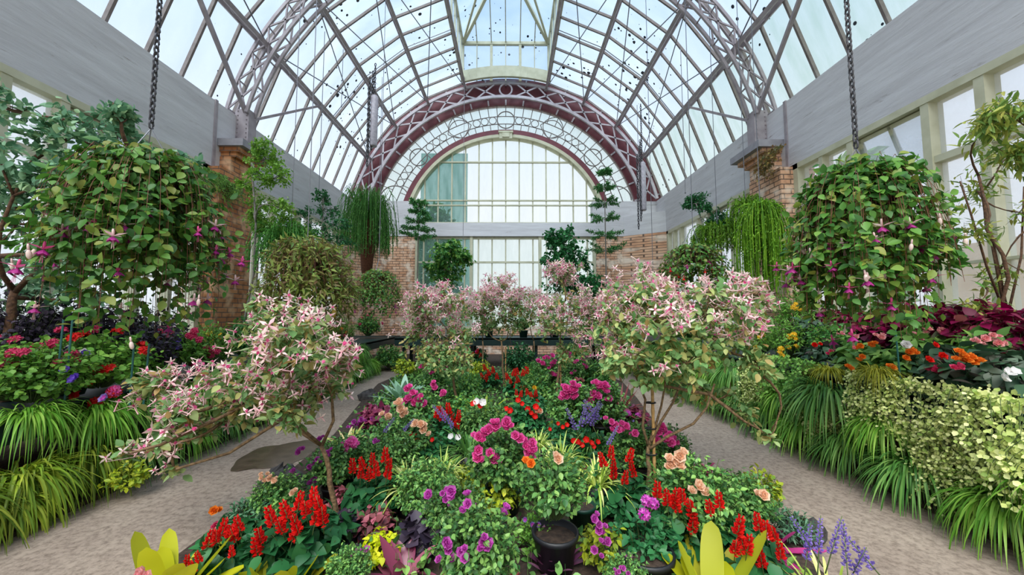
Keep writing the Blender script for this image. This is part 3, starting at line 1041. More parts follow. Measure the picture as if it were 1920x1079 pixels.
# wet stain on the left path
b = MB()
c0 = atZ(528, 852, 0.003)
an = np.linspace(0, 2 * np.pi, 40, endpoint=False)
rr = 1 + 0.16 * np.sin(an * 2 + 1) + 0.07 * np.sin(an * 5) + 0.04 * np.sin(an * 9 + 2)
ring = np.stack([c0[0] + 0.30 * rr * np.cos(an), c0[1] + 0.42 * rr * np.sin(an), np.full(40, 0.004)], -1)
b.add(np.vstack([ring, [[c0[0], c0[1], 0.004]]]), t=[(40, i, (i + 1) % 40) for i in range(40)])
tag(obj('puddle', b.mesh('puddle', solid('wet_paving', '#4a3d33', 0.25, c2='#5c4c40', scale=12))), 'dark wet patch on the left path beside the bed', 'puddle')


def outline(pts, n=6):
    return pts


def slab(poly, z0, z1):
    """prism over a plan outline, with a lightly mounded top"""
    b = MB()
    P = np.array(poly, float)
    n = len(P)
    c = P.mean(0)
    lo = np.c_[P, np.full(n, z0)]
    hi = np.c_[P * 0.985 + c * 0.015, np.full(n, z1)]
    V = np.vstack([lo, hi, [[c[0], c[1], z1 + 0.03]]])
    q = [(i, (i + 1) % n, n + (i + 1) % n, n + i) for i in range(n)]
    return b.add(V, q, [(2 * n, n + i, n + (i + 1) % n) for i in range(n)])


BEDPOLY = [(x * 0.95, y) for x, y in [(-1.6, 0.5), (1.7, 0.5), (1.88, 1.6), (1.9, 3.4), (2.05, 4.6), (2.3, 6.0), (2.5, 7.4), (2.3, 8.4), (1.6, 8.8), (-1.8, 8.8), (-2.4, 8.3), (-2.5, 7.2), (-2.2, 5.6), (-1.9, 4.2), (-1.8, 3.0), (-1.78, 1.6)]]
struct('ground_bed', slab(BEDPOLY, -0.02, 0.035).mesh('bed', 'soil'), 'dark soil of the flower bed between the paths', 'soil')
for nm, x0, x1 in (('ground_left', -5.4, -2.86), ('ground_right', 3.04, 5.4)):
    struct(nm, MB().box((x0, Y0, -0.1), (x1, 12.4, 0.03)).mesh('bed', 'soil'), 'dark soil under the planting along the %s wall' % nm[7:], 'soil')
struct('ground_back', MB().box((-2.86, 9.0, -0.1), (3.04, 12.4, 0.02)).mesh('bed', 'soil'), 'dark soil in front of the end wall', 'soil')

# --- end wall
PT = 0.34
b = MB()
for s in (-1, 1):
    b.box((min(s * 2.94, s * 5.1), YE, ZB), (max(s * 2.94, s * 5.1), YE + 0.35, ZT))
b.box((-2.94, YE, ZB), (2.94, YE + 0.35, 4.41))
wb = struct('wall_back', b.mesh('beam', 'concrete'), 'pale concrete beam across the end wall under the arched window', 'wall')
b = MB()
for s in (-1, 1):
    b.box((min(s * 3.04, s * 5.1), YE + 0.03, 0), (max(s * 3.04, s * 5.1), YE + 0.35, ZB))
obj('brickwork', b.mesh('brickwork', 'brick2'), wb)
b = MB()
b.box((-3.04, YE + 0.03, 0), (3.04, YE + 0.3, 0.85))
obj('low_wall', b.mesh('low_wall', 'brick2'), wb)
for s, nm in ((-1, 'left'), (1, 'right')):
    A, B_ = np.array((s * 3.95, YE + 0.01)), np.array((s * 5.12, YE - 0.75))
    P4 = [A, B_, B_ + np.array((0, 0.8)), A + np.array((0, 0.3))]
    c_ = struct('wall_corner_' + nm, slab(P4, 0, ZB).mesh('corner', 'brick2'), 'splayed brick corner wall at the %s end of the end wall' % nm, 'wall')
    bb = slab(P4, ZB, 4.62)
    bb2 = MB()
    obj('beam_end', bb.mesh('beam_end', 'concrete'), c_)


def arc_pts(r, a0, a1, n, y):
    a = np.linspace(a0, a1, n)
    return np.stack([r * np.cos(a), np.full(n, y), CZ + r * np.sin(a)], -1)


def annulus(r0, r1, y0, y1, zc, n=64):
    b = MB()
    a_ = lambda r: math.asin(max(-1, min(1, (zc - CZ) / r)))
    V = []
    for r in (r0, r1):
        aa = np.linspace(a_(r), math.pi - a_(r), n)
        for y in (y0, y1):
            V.append(np.stack([r * np.cos(aa), np.full(n, y), CZ + r * np.sin(aa)], -1))
    V = np.concatenate(V)
    q = []
    for i in range(n - 1):
        for p, k in ((0, 2), (2, 3), (3, 1), (1, 0)):
            q.append((p * n + i, p * n + i + 1, k * n + i + 1, k * n + i))
    return b.add(V, q)


t1 = struct('trim_1', annulus(4.57, 5.52, YE + 0.1, YE + 0.3, ZT).mesh('outer_band', 'maroon'), 'maroon painted arch band around the end window', 'arch trim')
b = MB()
for a in np.radians(np.arange(15, 166, 7.5)):
    d = np.array((math.cos(a), 0, math.sin(a)))
    for r0, r1 in ((4.56, 4.74), (5.24, 5.5)):
        b.bar(np.array((0, YE + 0.08, CZ)) + d * r0, np.array((0, YE + 0.08, CZ)) + d * r1, 0.05, 0.04, up=(0, 1, 0))
obj('cleat', b.mesh('cleat', 'lmetal'), t1)
obj('inner_band', annulus(3.47, 3.66, YE + 0.05, YE + 0.3, ZT).mesh('inner_band', 'maroon'), t1)
obj('inner_bead', annulus(3.37, 3.475, YE + 0.0, YE + 0.3, ZT).mesh('inner_bead', 'cream'), t1)
k_ = MB().box((-0.22, YE - 0.06, CZ + 3.3), (0.22, YE + 0.1, CZ + 3.52)).box((-0.25, YE - 0.08, CZ + 3.5), (0.25, YE + 0.1, CZ + 3.56)).box((-0.12, YE - 0.09, CZ + 3.34), (0.12, YE - 0.05, CZ + 3.48))
obj('keystone', k_.mesh('keystone', 'cream'), t1)

# lattice arch truss standing before the maroon band
tr = tag(obj('roof_truss', None, None, (0, 0, 0)), 'pale lattice arch truss framing the end window', 'truss', kind='structure')
YT = YE - 0.12
a0 = math.asin((ZT - CZ) / 4.95)
for nm, r in (('top_chord', 5.22), ('bottom_chord', 4.74)):
    P = arc_pts(r, a0, math.pi - a0, 61, YT)
    b = MB()
    for i in range(60):
        b.bar(P[i], P[i + 1], 0.09, 0.07, up=(0, 1, 0))
    obj(nm, b.mesh(nm, 'lmetal'), tr)
b = MB()
n_ = 19
aa = np.linspace(a0, math.pi - a0, n_ + 1)
pol = lambda r, a, y: np.array((r * math.cos(a), y, CZ + r * math.sin(a)))
for i in range(n_):
    if i == n_ // 2:
        continue
    b.bar(pol(4.76, aa[i], YT), pol(5.2, aa[i + 1], YT), 0.045, 0.03, up=(0, 1, 0))
    b.bar(pol(5.2, aa[i], YT), pol(4.76, aa[i + 1], YT), 0.045, 0.03, up=(0, 1, 0))
obj('lattice', b.mesh('lattice', 'lmetal'), tr)
b = MB()
ang = np.linspace(0, 2 * np.pi, 25)[:24]
b.tube(np.stack([0.21 * np.cos(ang), np.full(24, YT), CZ + 4.98 + 0.21 * np.sin(ang)], -1), 0.03, 6, closed=True)
obj('ring', b.mesh('ring', 'lmetal'), tr)

# glazed fan light between the two bands
fan = struct('window_1', annulus(3.62, 4.6, YE + 0.18, YE + 0.19, ZT).mesh('fan_glass', 'glass_end'), 'arched fanlight of circles and radial bars around the end window', 'window')
b = MB()
ab = math.asin((ZT - CZ) / 4.1)
for r in (3.90, 4.17):
    P = arc_pts(r, math.asin((ZT - CZ) / r), math.pi - math.asin((ZT - CZ) / r), 70, YE + 0.13)
    b.tube(P, 0.016, 5)
for a in np.arange(-72, 73, 4.0):
    t = math.radians(90 + a)
    if CZ + 3.66 * math.sin(t) < ZT + 0.02:
        continue
    b.tube([pol(3.64, t, YE + 0.13), pol(3.9, t, YE + 0.13)], 0.014, 5)
    b.tube([pol(4.17, t, YE + 0.13), pol(4.58, t, YE + 0.13)], 0.014, 5)
obj('glazing_bar', b.mesh('glazing_bar', 'dmetal'), fan)


def circle(b, a, rc, r, rad=0.016, s0=0, s1=2 * math.pi):
    c = pol(rc, math.radians(90 + a), YE + 0.12)
    closed = abs(s1 - s0 - 2 * math.pi) < 1e-3
    g = np.linspace(s0, s1, 29)[:28] if closed else np.linspace(s0, s1, 20)
    b.tube(np.stack([c[0] + r * np.cos(g), np.full(len(g), c[1]), c[2] + r * np.sin(g)], -1), rad, 5, closed=closed)


for a in (0, 48, -48):
    b = MB()
    circle(b, a, 4.04, 0.30, 0.02)
    obj('large_ring', b.mesh('large_ring', 'dmetal'), fan)
for s in (-1, 1):
    for a in (6.5, 10.5, 14.5, 32.5, 36.5, 40.5, 55.5, 59.5, 63.5):
        b = MB()
        circle(b, s * a, 4.035, 0.125, 0.014)
        obj('small_ring', b.mesh('small_ring', 'dmetal'), fan)
    b = MB()
    t = math.radians(90 + s * 23.5)
    g = np.linspace(-1, 1, 15)
    for q_ in (-1, 1):
        off = np.radians(5.0) * (1 - g ** 2) * q_ * 1.0
        b.tube(np.array([pol(4.1 + 0.42 * k, t + o, YE + 0.12) for k, o in zip(g, off)]), 0.015, 5)
    g = np.linspace(-1, 1, 15)
    for q_ in (-1, 1):
        b.tube(np.array([pol(4.04 + 0.32 * q_ * (1 - k * k), t + math.radians(6.2) * k, YE + 0.12) for k in g]), 0.015, 5)
    obj('leaf_tracery', b.mesh('leaf_tracery', 'dmetal'), fan)
    b = MB()
    circle(b, s * 72.5, 3.98, 0.5, 0.02, 0, math.pi)
    obj('half_ring', b.mesh('half_ring', 'dmetal'), fan)

# great arched window
b = MB()
n = 40
r_ = 3.38
az_ = math.asin((ZT - CZ) / r_)
arcP = arc_pts(r_, az_, math.pi - az_, n, YE + 0.2)
V = np.vstack([arcP, [[0, YE + 0.2, ZT]]])
b.add(V, t=[(n, i, i + 1) for i in range(n - 1)])
b.add([(-2.95, YE + 0.2, 4.41), (2.95, YE + 0.2, 4.41), (2.95, YE + 0.2, ZT), (-2.95, YE + 0.2, ZT)], [(0, 1, 2, 3)])
gw = struct('window_2', b.mesh('arch_glass', 'glass_end'), 'great arched window with upright bars above the concrete beam', 'window')
b = MB()
XS = np.arange(-6, 7) * 0.462
for x in XS:
    top = CZ + math.sqrt(max(0.1, r_ * r_ - x * x))
    b.box((x - 0.022, YE + 0.12, 4.41), (x + 0.022, YE + 0.19, top))
obj('upright_bar', b.mesh('upright_bar', 'cream'), gw)
b = MB()
for z, h in ((6.55, 0.045), (5.21, 0.04), (5.04, 0.04), (4.43, 0.05)):
    w_ = 2.95 if z < ZT else math.sqrt(r_ ** 2 - (z - CZ) ** 2)
    b.box((-w_, YE + 0.10, z - h / 2), (w_, YE + 0.18, z + h / 2))
obj('transom', b.mesh('transom', 'cream'), gw)
# the stained panes at its left side
b = MB().box((-2.93, YE + 0.21, 4.42), (-1.32, YE + 0.215, 6.9))
obj('stained_pane', b.mesh('stained_pane', 'glass_green'), gw)

# lower end window
lw = struct('window_3', MB().box((-3.03, YE + 0.2, 0.85), (3.03, YE + 0.21, ZB)).mesh('lower_glass', 'glass_end'), 'wide window under the concrete beam at the far end', 'window')
b = MB()
for x in np.arange(-6, 7) * 0.462:
    b.box((x - 0.022, YE + 0.1, 0.85), (x + 0.022, YE + 0.19, ZB))
for x in (-3.0, -1.16, 1.16, 3.0):
    b.box((x - 0.05, YE + 0.04, 0.85), (x + 0.05, YE + 0.19, ZB))
obj('mullion', b.mesh('mullion', 'cream'), lw)
b = MB()
for z in (0.9, 3.08, 3.9, 2.0):
    b.box((-3.0, YE + 0.08, z - 0.03), (3.0, YE + 0.18, z + 0.03))
obj('transom', b.mesh('transom', 'cream'), lw)
obj('stained_pane', MB().box((-2.95, YE + 0.22, 0.9), (-1.1, YE + 0.225, 3.9)).mesh('stained_pane', 'glass_green'), lw)

# --- side walls: beam, low wall, piers, windows
PY = (6.35, 7.2)
for s, nm in ((-1, 'left'), (1, 'right')):
    X = lambda v: s * v

    def bx(b, x0, x1, y0, y1, z0, z1):
        return b.box((min(s * x0, s * x1), y0, z0), (max(s * x0, s * x1), y1, z1))

    w = struct('wall_' + nm, bx(MB(), XW, XW + 0.4, Y0, YE + 0.3, ZB, ZT).mesh('beam', 'concrete'), 'long pale concrete beam carrying the roof along the %s side' % nm, 'wall')
    b = MB()
    bx(b, XW, XW + 0.35, Y0, YE, 0, 0.85)
    obj('low_wall', b.mesh('low_wall', 'brick2'), w)
    b = MB()
    bx(b, XW - 0.02, XW + 0.08, 6.42, 6.48, ZB - 0.05, ZT + 0.02)
    obj('downpipe', b.mesh('downpipe', 'metal'), w)
    p = struct('pillar_' + nm, bx(MB(), XW - 0.22, XW + 0.38, PY[0], PY[1], 0, 3.92).mesh('shaft', 'brick' if s < 0 else 'brick2'), 'brick pier against the %s wall carrying the arch truss' % nm, 'pillar')
    b = MB()
    bx(b, XW - 0.20, XW + 0.1, 6.6, PY[1], 3.92, 4.20)
    bx(b, XW - 0.28, XW + 0.1, 6.62, PY[1] + 0.06, 4.20, 4.285)
    bx(b, XW - 0.36, XW + 0.1, 6.58, PY[1] + 0.12, 4.285, 4.37)
    obj('corbel', b.mesh('corbel', 'brick' if s < 0 else 'brick2'), p)
    b = MB()
    bx(b, XW - 0.46, XW + 0.1, 6.52, PY[1] + 0.2, 4.37, 4.50)
    obj('capital', b.mesh('capital', solid('cast_concrete_' + nm, '#9a979c', 0.8, c2='#88858b')), p)
    b = MB()
    bx(b, XW - 0.24, XW + 0.02, 6.94, 7.16, 4.5, 5.28)
    for k in range(9):
        for yy in (6.935,):
            b.ball((s * (XW - 0.20), yy, 4.56 + k * 0.085), 0.014, 6, 4)
            b.ball((s * (XW - 0.03), yy, 4.56 + k * 0.085), 0.014, 6, 4)
    obj('bracket', b.mesh('bracket', 'metal'), p)
    # window bays
    bays = [(Y0, PY[0]), (PY[1], YE - 0.75)]
    for bi, (ya, yb) in enumerate(bays):
        wn = struct('window_%d' % (4 + bi + (0 if s < 0 else 2)), bx(MB(), XW + 0.12, XW + 0.125, ya, yb, 0.85, ZB).mesh('glass', 'glass_win'), '%s frosted window bay on the %s wall in cream frames' % (('near', 'far')[bi], nm), 'window')
        b = MB()
        bx(b, XW + 0.0, XW + 0.2, ya, yb, 3.86, ZB)
        bx(b, XW + 0.0, XW + 0.2, ya, yb, 0.85, 0.95)
        bx(b, XW - 0.0, XW + 0.2, ya, ya + 0.1, 0.85, ZB)
        bx(b, XW - 0.0, XW + 0.2, yb - 0.1, yb, 0.85, ZB)
        obj('frame', b.mesh('frame', 'cream'), wn)
        ys = [5.79, 5.28, 4.29, 3.77, 2.75, 2.2, 1.2, 0.7, -0.4, -0.9] if bi == 0 else [7.75, 8.25, 9.25, 9.75, 10.75, 11.2]
        for i, y in enumerate(ys):
            hw = 0.045 if bi == 0 and i in (1, 2, 3, 4) else 0.035
            b = MB()
            bx(b, XW + 0.01, XW + 0.19, y - hw, y + hw, 0.95, 3.86)
            obj('mullion', b.mesh('mullion', 'cream'), wn)
        b = MB()
        bx(b, XW + 0.03, XW + 0.17, ya + 0.1, yb - 0.1, 3.12, 3.2)
        bx(b, XW + 0.05, XW + 0.15, ya + 0.1, yb - 0.1, 1.9, 1.93)
        obj('transom', b.mesh('transom', 'cream'), wn)
        # top-hung sashes pushed open
        for y0_, y1_ in ([(4.34, 5.23)] if bi == 0 else [(8.3, 9.2)]):
            hl = (y1_ - y0_) / 2
            b = MB()
            for (u0, u1, z0, z1) in ((-hl, -hl + .05, -.66, 0), (hl - .05, hl, -.66, 0), (-hl, hl, -.05, 0), (-hl, hl, -.66, -.61), (-.02, .02, -.66, 0)):
                b.box((-0.02, u0, z0), (0.02, u1, z1))
            so = obj('sash', b.mesh('sash', 'cream'), wn, (s * (XW + 0.10), (y0_ + y1_) / 2, 3.85), (0, -s * 0.32 if bi == 0 else -s * 0.2, 0))
            obj('sash_pane', MB().box((-0.004, -hl + .05, -.61), (0.004, hl - .05, -.05)).mesh('sash_pane', 'glass_win'), so)

# things outside, seen through the frosted panes
tag(obj('garden_building', MB().box((9.0, -6, 0), (9.6, 7.6, 2.7)).mesh('garden_building', 'stone')), 'low tan building outside the right hand windows', 'building')
g = np.random.default_rng(5)
for nm, c, r, lb in (('hedge', (7.4, 7.5, 2.4), (0.6, 0.5, 2.4), 'narrow green tree outside seen through the open right window'), ('hedge', (-3.0, 15.6, 2.6), (1.1, 0.8, 3.4), 'green tree outside behind the left side of the end window')):
    P = hemi(g, 2600, -1.0) * np.array(r) * g.uniform(0.75, 1.0, (2600, 1)) + np.array(c)
    b = MB().scatter(OV2, P, g.normal(size=P.shape), g.normal(size=P.shape), 0.28)
    tag(obj(nm, b.mesh('hedge', 'hedge')), lb, 'hedge')

# --- vaulted glass roof: flat glazed facets between purlins
roof = tag(obj('ceiling', None, None, (0, 0, 0)), 'vaulted glass roof on iron purlins', 'roof', kind='structure')
ANG = [15.5, 30.5, 45.5, 61, 78]
for s in (-1, 1):
    for k in range(4):
        a, c = math.radians(90 - s * ANG[k]), math.radians(90 - s * ANG[k + 1])
        p, q = pol(RR, a, 0), pol(RR, c, 0)
        if k == 3:
            q = np.array((s * (XW + 0.28), 0, ZT - 0.02))
        nrm = np.array((p[0] + q[0], 0, p[2] + q[2] - 2 * CZ))
        nrm /= np.linalg.norm(nrm)
        V = [p + (0, Y0, 0), q + (0, Y0, 0), q + (0, YE + 0.1, 0), p + (0, YE + 0.1, 0)]
        pn = obj('glass_panel', MB().add(V, [(0, 1, 2, 3)]).mesh('glass_panel', 'glass_low' if (k == 3 and s > 0) else 'glass_roof'), roof)
        b = MB()
        for y in np.arange(YE - 0.02, Y0, -0.585):
            b.bar(p + (0, y, 0) - nrm * 0.03, q + (0, y, 0) - nrm * 0.03, 0.038, 0.06, up=nrm)
        obj('glazing_bar', b.mesh('glazing_bar', 'dmetal'), pn)
    for k in range(5):
        if k == 4:
            continue
        a = math.radians(90 - s * ANG[k])
        d = np.array((math.cos(a), 0, math.sin(a)))
        b = MB()
        o0 = np.array((0, 0, CZ)) + d * (RR - 0.06)
        o1 = np.array((0, 0, CZ)) + d * (RR - 0.30)
        for o in (o0, o1):
            b.bar(o + (0, Y0, 0), o + (0, YE, 0), 0.075, 0.05, up=d)
        ys = np.arange(Y0, YE, 0.42)
        for i, y in enumerate(ys[:-1]):
            b.bar((o0 if i % 2 else o1) + (0, y, 0), (o1 if i % 2 else o0) + (0, ys[i + 1], 0), 0.03, 0.012, up=d)
        obj('purlin', b.mesh('purlin', 'metal'), roof)
# bracing rods under the glass
for s in (-1, 1):
    for k in range(3):
        a, c = math.radians(90 - s * ANG[k]), math.radians(90 - s * ANG[k + 1])
        for (ya, yb) in ((7.1, 12.3), (1.8, 7.1)):
            b = MB()
            b.tube([pol(RR - 0.22, a, ya), pol(RR - 0.22, c, yb)], 0.013, 5)
            b.tube([pol(RR - 0.22, c, ya), pol(RR - 0.22, a, yb)], 0.013, 5)
            for y in ((ya + yb) / 2,):
                b.tube([pol(RR - 0.2, a, y), pol(RR - 0.2, c, y)], 0.011, 5)
            obj('brace_rod', b.mesh('brace_rod', 'wire'), roof)
# lantern along the ridge
lan = tag(obj('ceiling_lantern', None, None, (0, 0, 0)), 'cream framed roof lantern along the top of the vault', 'roof lantern', kind='structure')
aL = math.radians(15.5)
xl, zl = RR * math.sin(aL), CZ + RR * math.cos(aL)
ze, zr, yl, yh = 10.55, 11.7, YE - 0.25, YE - 2.2
for s in (-1, 1):
    obj('side_glass', MB().add([(s * xl, Y0, zl), (s * xl, yl, zl), (s * xl, yl, ze), (s * xl, Y0, ze)], [(0, 1, 2, 3)]).mesh('side_glass', 'glass_lan'), lan)
    obj('roof_glass', MB().add([(s * xl, Y0, ze), (s * xl, yl, ze), (0, yh, zr), (0, Y0, zr)], [(0, 1, 2, 3)]).mesh('roof_glass', 'glass_lan'), lan)
    b = MB()
    for y in np.arange(yl - 0.6, Y0, -0.6):
        b.bar((s * xl, y, zl), (s * xl, y, ze), 0.05, 0.06, up=(1, 0, 0))
        if y < yh:
            b.bar((s * xl, y, ze), (0, y, zr), 0.04, 0.06, up=(0, 0, 1))
    obj('rafter', b.mesh('rafter', 'cream'), lan)
    b = MB()
    b.bar((s * xl, Y0, ze), (s * xl, yl, ze), 0.1, 0.1)
    b.bar((s * xl, Y0, zl), (s * xl, yl, zl), 0.1, 0.12)
    b.bar((s * xl, yl, ze), (0, yh, zr), 0.09, 0.1)
    b.bar((s * xl, yl, zl - 0.1), (s * xl, yl, ze), 0.1, 0.1, up=(1, 0, 0))
    obj('eaves_rail', b.mesh('eaves_rail', 'cream'), lan)
    b = MB()
    for y in (7.1, 2.2):
        b.bar((s * xl, y, zl), (s * 0.05, y, zr - 0.15), 0.07, 0.09)
        b.bar((s * xl, y, ze - 0.2), (-s * xl, y, ze - 0.2), 0.05, 0.05)
    b.bar((s * xl * 0.98, yl - 0.1, ze), (s * xl * 0.55, yl - 1.6, ze + 0.45), 0.06, 0.06)
    obj('strut', b.mesh('strut', 'cream'), lan)
obj('end_glass', MB().add([(-xl, yl, zl - 0.1), (xl, yl, zl - 0.1), (xl, yl, ze), (-xl, yl, ze)], [(0, 1, 2, 3)]).mesh('end_glass', 'glass_lan'), lan)
obj('hip_glass', MB().add([(-xl, yl, ze), (xl, yl, ze), (0, yh, zr)], t=[(0, 1, 2)]).mesh('hip_glass', 'glass_lan'), lan)
b = MB()
for x, w_ in ((-0.98, .03), (-.49, .09), (0, .03), (.49, .09), (.98, .03)):
    b.box((x - w_ / 2, yl - 0.05, zl - 0.1), (x + w_ / 2, yl + 0.02, ze))
    hh = 1 - abs(x) / xl
    b.bar((x, yl, ze), (x, yl + (yh - yl) * hh, ze + (zr - ze) * hh), 0.03, 0.05)
b.box((-xl, yl - 0.06, ze - 0.05), (xl, yl + 0.04, ze + 0.06))
obj('end_bar', b.mesh('end_bar', 'cream'), lan)
b = MB()
P = arc_pts(5.6, math.radians(74.5), math.radians(105.5), 13, yl)
for i in range(12):
    b.bar(P[i], P[i + 1], 0.22, 0.16, up=(0, 1, 0))
P = arc_pts(5.4, math.radians(74.5), math.radians(105.5), 13, yl - 0.05)
for i in range(12):
    b.bar(P[i], P[i + 1], 0.16, 0.1, up=(0, 1, 0))
obj('sill', b.mesh('sill', 'cream'), lan)

# great box truss over the room at the piers
tr = tag(obj('roof_truss', None, None, (0, 0, 0)), 'grey lattice arch truss springing from the two brick piers', 'truss', kind='structure')
afoot = math.asin((5.2 - CZ) / 5.1)
for y in (6.9, 7.12):
    for nm, r, f0 in (('top_chord', 5.40, math.asin((5.2 - CZ) / 5.40)), ('bottom_chord', 5.02, math.asin((5.2 - CZ) / 5.04))):
        P = arc_pts(r, f0, math.pi - f0, 49, y)
        b = MB()
        for i in range(48):
            b.bar(P[i], P[i + 1], 0.06, 0.045, up=(0, 1, 0))
        obj(nm, b.mesh(nm, 'metal'), tr)
    aa = np.linspace(0.235, math.pi - 0.235, 25)
    b = MB()
    for i in range(24):
        if y < 7.1 or i % 2:
            b.bar(pol(5.03, aa[i], y), pol(5.38, aa[i + 1], y), 0.03, 0.022, up=(0, 1, 0))
        if y < 7.1 or not i % 2:
            b.bar(pol(5.38, aa[i], y), pol(5.03, aa[i + 1], y), 0.03, 0.022, up=(0, 1, 0))
    obj('lattice', b.mesh('lattice', 'metal'), tr)
b = MB()
for i in range(25):
    for r in (5.02, 5.4):
        b.bar(pol(r, aa[i], 6.9), pol(r, aa[i], 7.12), 0.022, 0.022)
obj('tie', b.mesh('tie', 'metal'), tr)
for s in (-1, 1):
    b = MB()
    b.bar((s * 4.95, 7.0, 5.2), pol(5.3, math.radians(90 - s * 61), 5.1), 0.06, 0.06)
    b.bar((s * 4.95, 7.2, 5.2), pol(5.3, math.radians(90 - s * 61), 9.1), 0.05, 0.05)
    obj('knee_brace', b.mesh('knee_brace', 'metal'), tr)


# ------------------------------------------------------------------ chains, wires, counterweights
def roofz(x):
    return CZ + math.sqrt(max(0.1, (RR - 0.15) ** 2 - x * x))


def chain_mesh(ln, link=0.055, r=0.0065):
    b = MB()
    n = max(2, int(ln / (link * 0.8)))
    g = np.linspace(0, 2 * np.pi, 9)[:8]
    for i in range(n):
        z = i * ln / n + link * 0.5
        u = np.cos(g) * link * 0.26
        P = np.stack([u if i % 2 else 0 * u, 0 * u if i % 2 else u, z + np.sin(g) * link * 0.56], -1)
        b.tube(P, r, 4, closed=True)
    return b.mesh('chain', 'chain')


def hang_wire(px, py, Y, label, cat='wire', rad=0.007, bot=None):
    p = atY(px, py, Y)
    zt = roofz(p[0])
    t = obj('suspension_wire', MB().tube([(0, 0, 0), (0, 0, zt - p[2])], rad, 6).ball((0, 0, 0), 0.02, 6, 4).mesh('suspension_wire', 'wire'), None, p)
    return tag(t, label, cat)


def counterweight(px, py0, py1, Y, label):
    a, c = atY(px, py0, Y), atY(px, py1, Y)
    ln = a[2] - c[2]
    t = thing('counterweight', label, 'counterweight', c)
    obj('weight_tube', MB().lathe([(0, 0), (0.085, 0), (0.095, 0.03), (0.095, ln - 0.04), (0.07, ln), (0, ln)], 18).mesh('weight_tube', 'weight', True), t)
    obj('chain', chain_mesh(roofz(a[0]) - a[2], 0.08, 0.011), t, (0, 0, ln - 0.02))
    b = MB()
    me = chain_mesh(ln * 1.05 + 0.7, 0.09, 0.014)
    for i in range(3):
        obj('hanging_chain', me, t, (-0.15 + 0.05 * i, -0.07 * (i % 2) - 0.02, -0.55 + 0.22 * i))
    return t


counterweight(700, 180, 275, 9.6, 'iron counterweight tube with bunched chains hanging near the left of the arch')
counterweight(1206, 305, 395, 10.6, 'iron counterweight tube with bunched chains hanging near the right of the arch')
for a in ((598, 360, 7.9, 'thin wire dropping from the roof beside the far left conifer'), (708, 495, 10.2, 'thin wire holding the tall tassel fern at the left corner'),
          (1285, 362, 8.2, 'thin wire dropping from the roof above the right conifer'), (640, 200, 8.6, 'short thin wire hanging beside the left counterweight'),
          (1197, 300, 10.8, 'chain like wire hanging beside the right counterweight'), (868, 470, 11.9, 'thin wire against the end beam left of the middle')):
    hang_wire(*a)


# ------------------------------------------------------------------ trees
def bend(a, c, k=0.12, n=5, g=rng, sag=0.0):
    a, c = np.array(a, float), np.array(c, float)
    t = np.linspace(0, 1, n)[:, None]
    L = np.linalg.norm(c - a)
    off = g.normal(size=3) * k * L
    return a + (c - a) * t + off * np.sin(np.pi * t) + np.array((0, 0, -sag * L)) * (t * (1 - t)) * 2


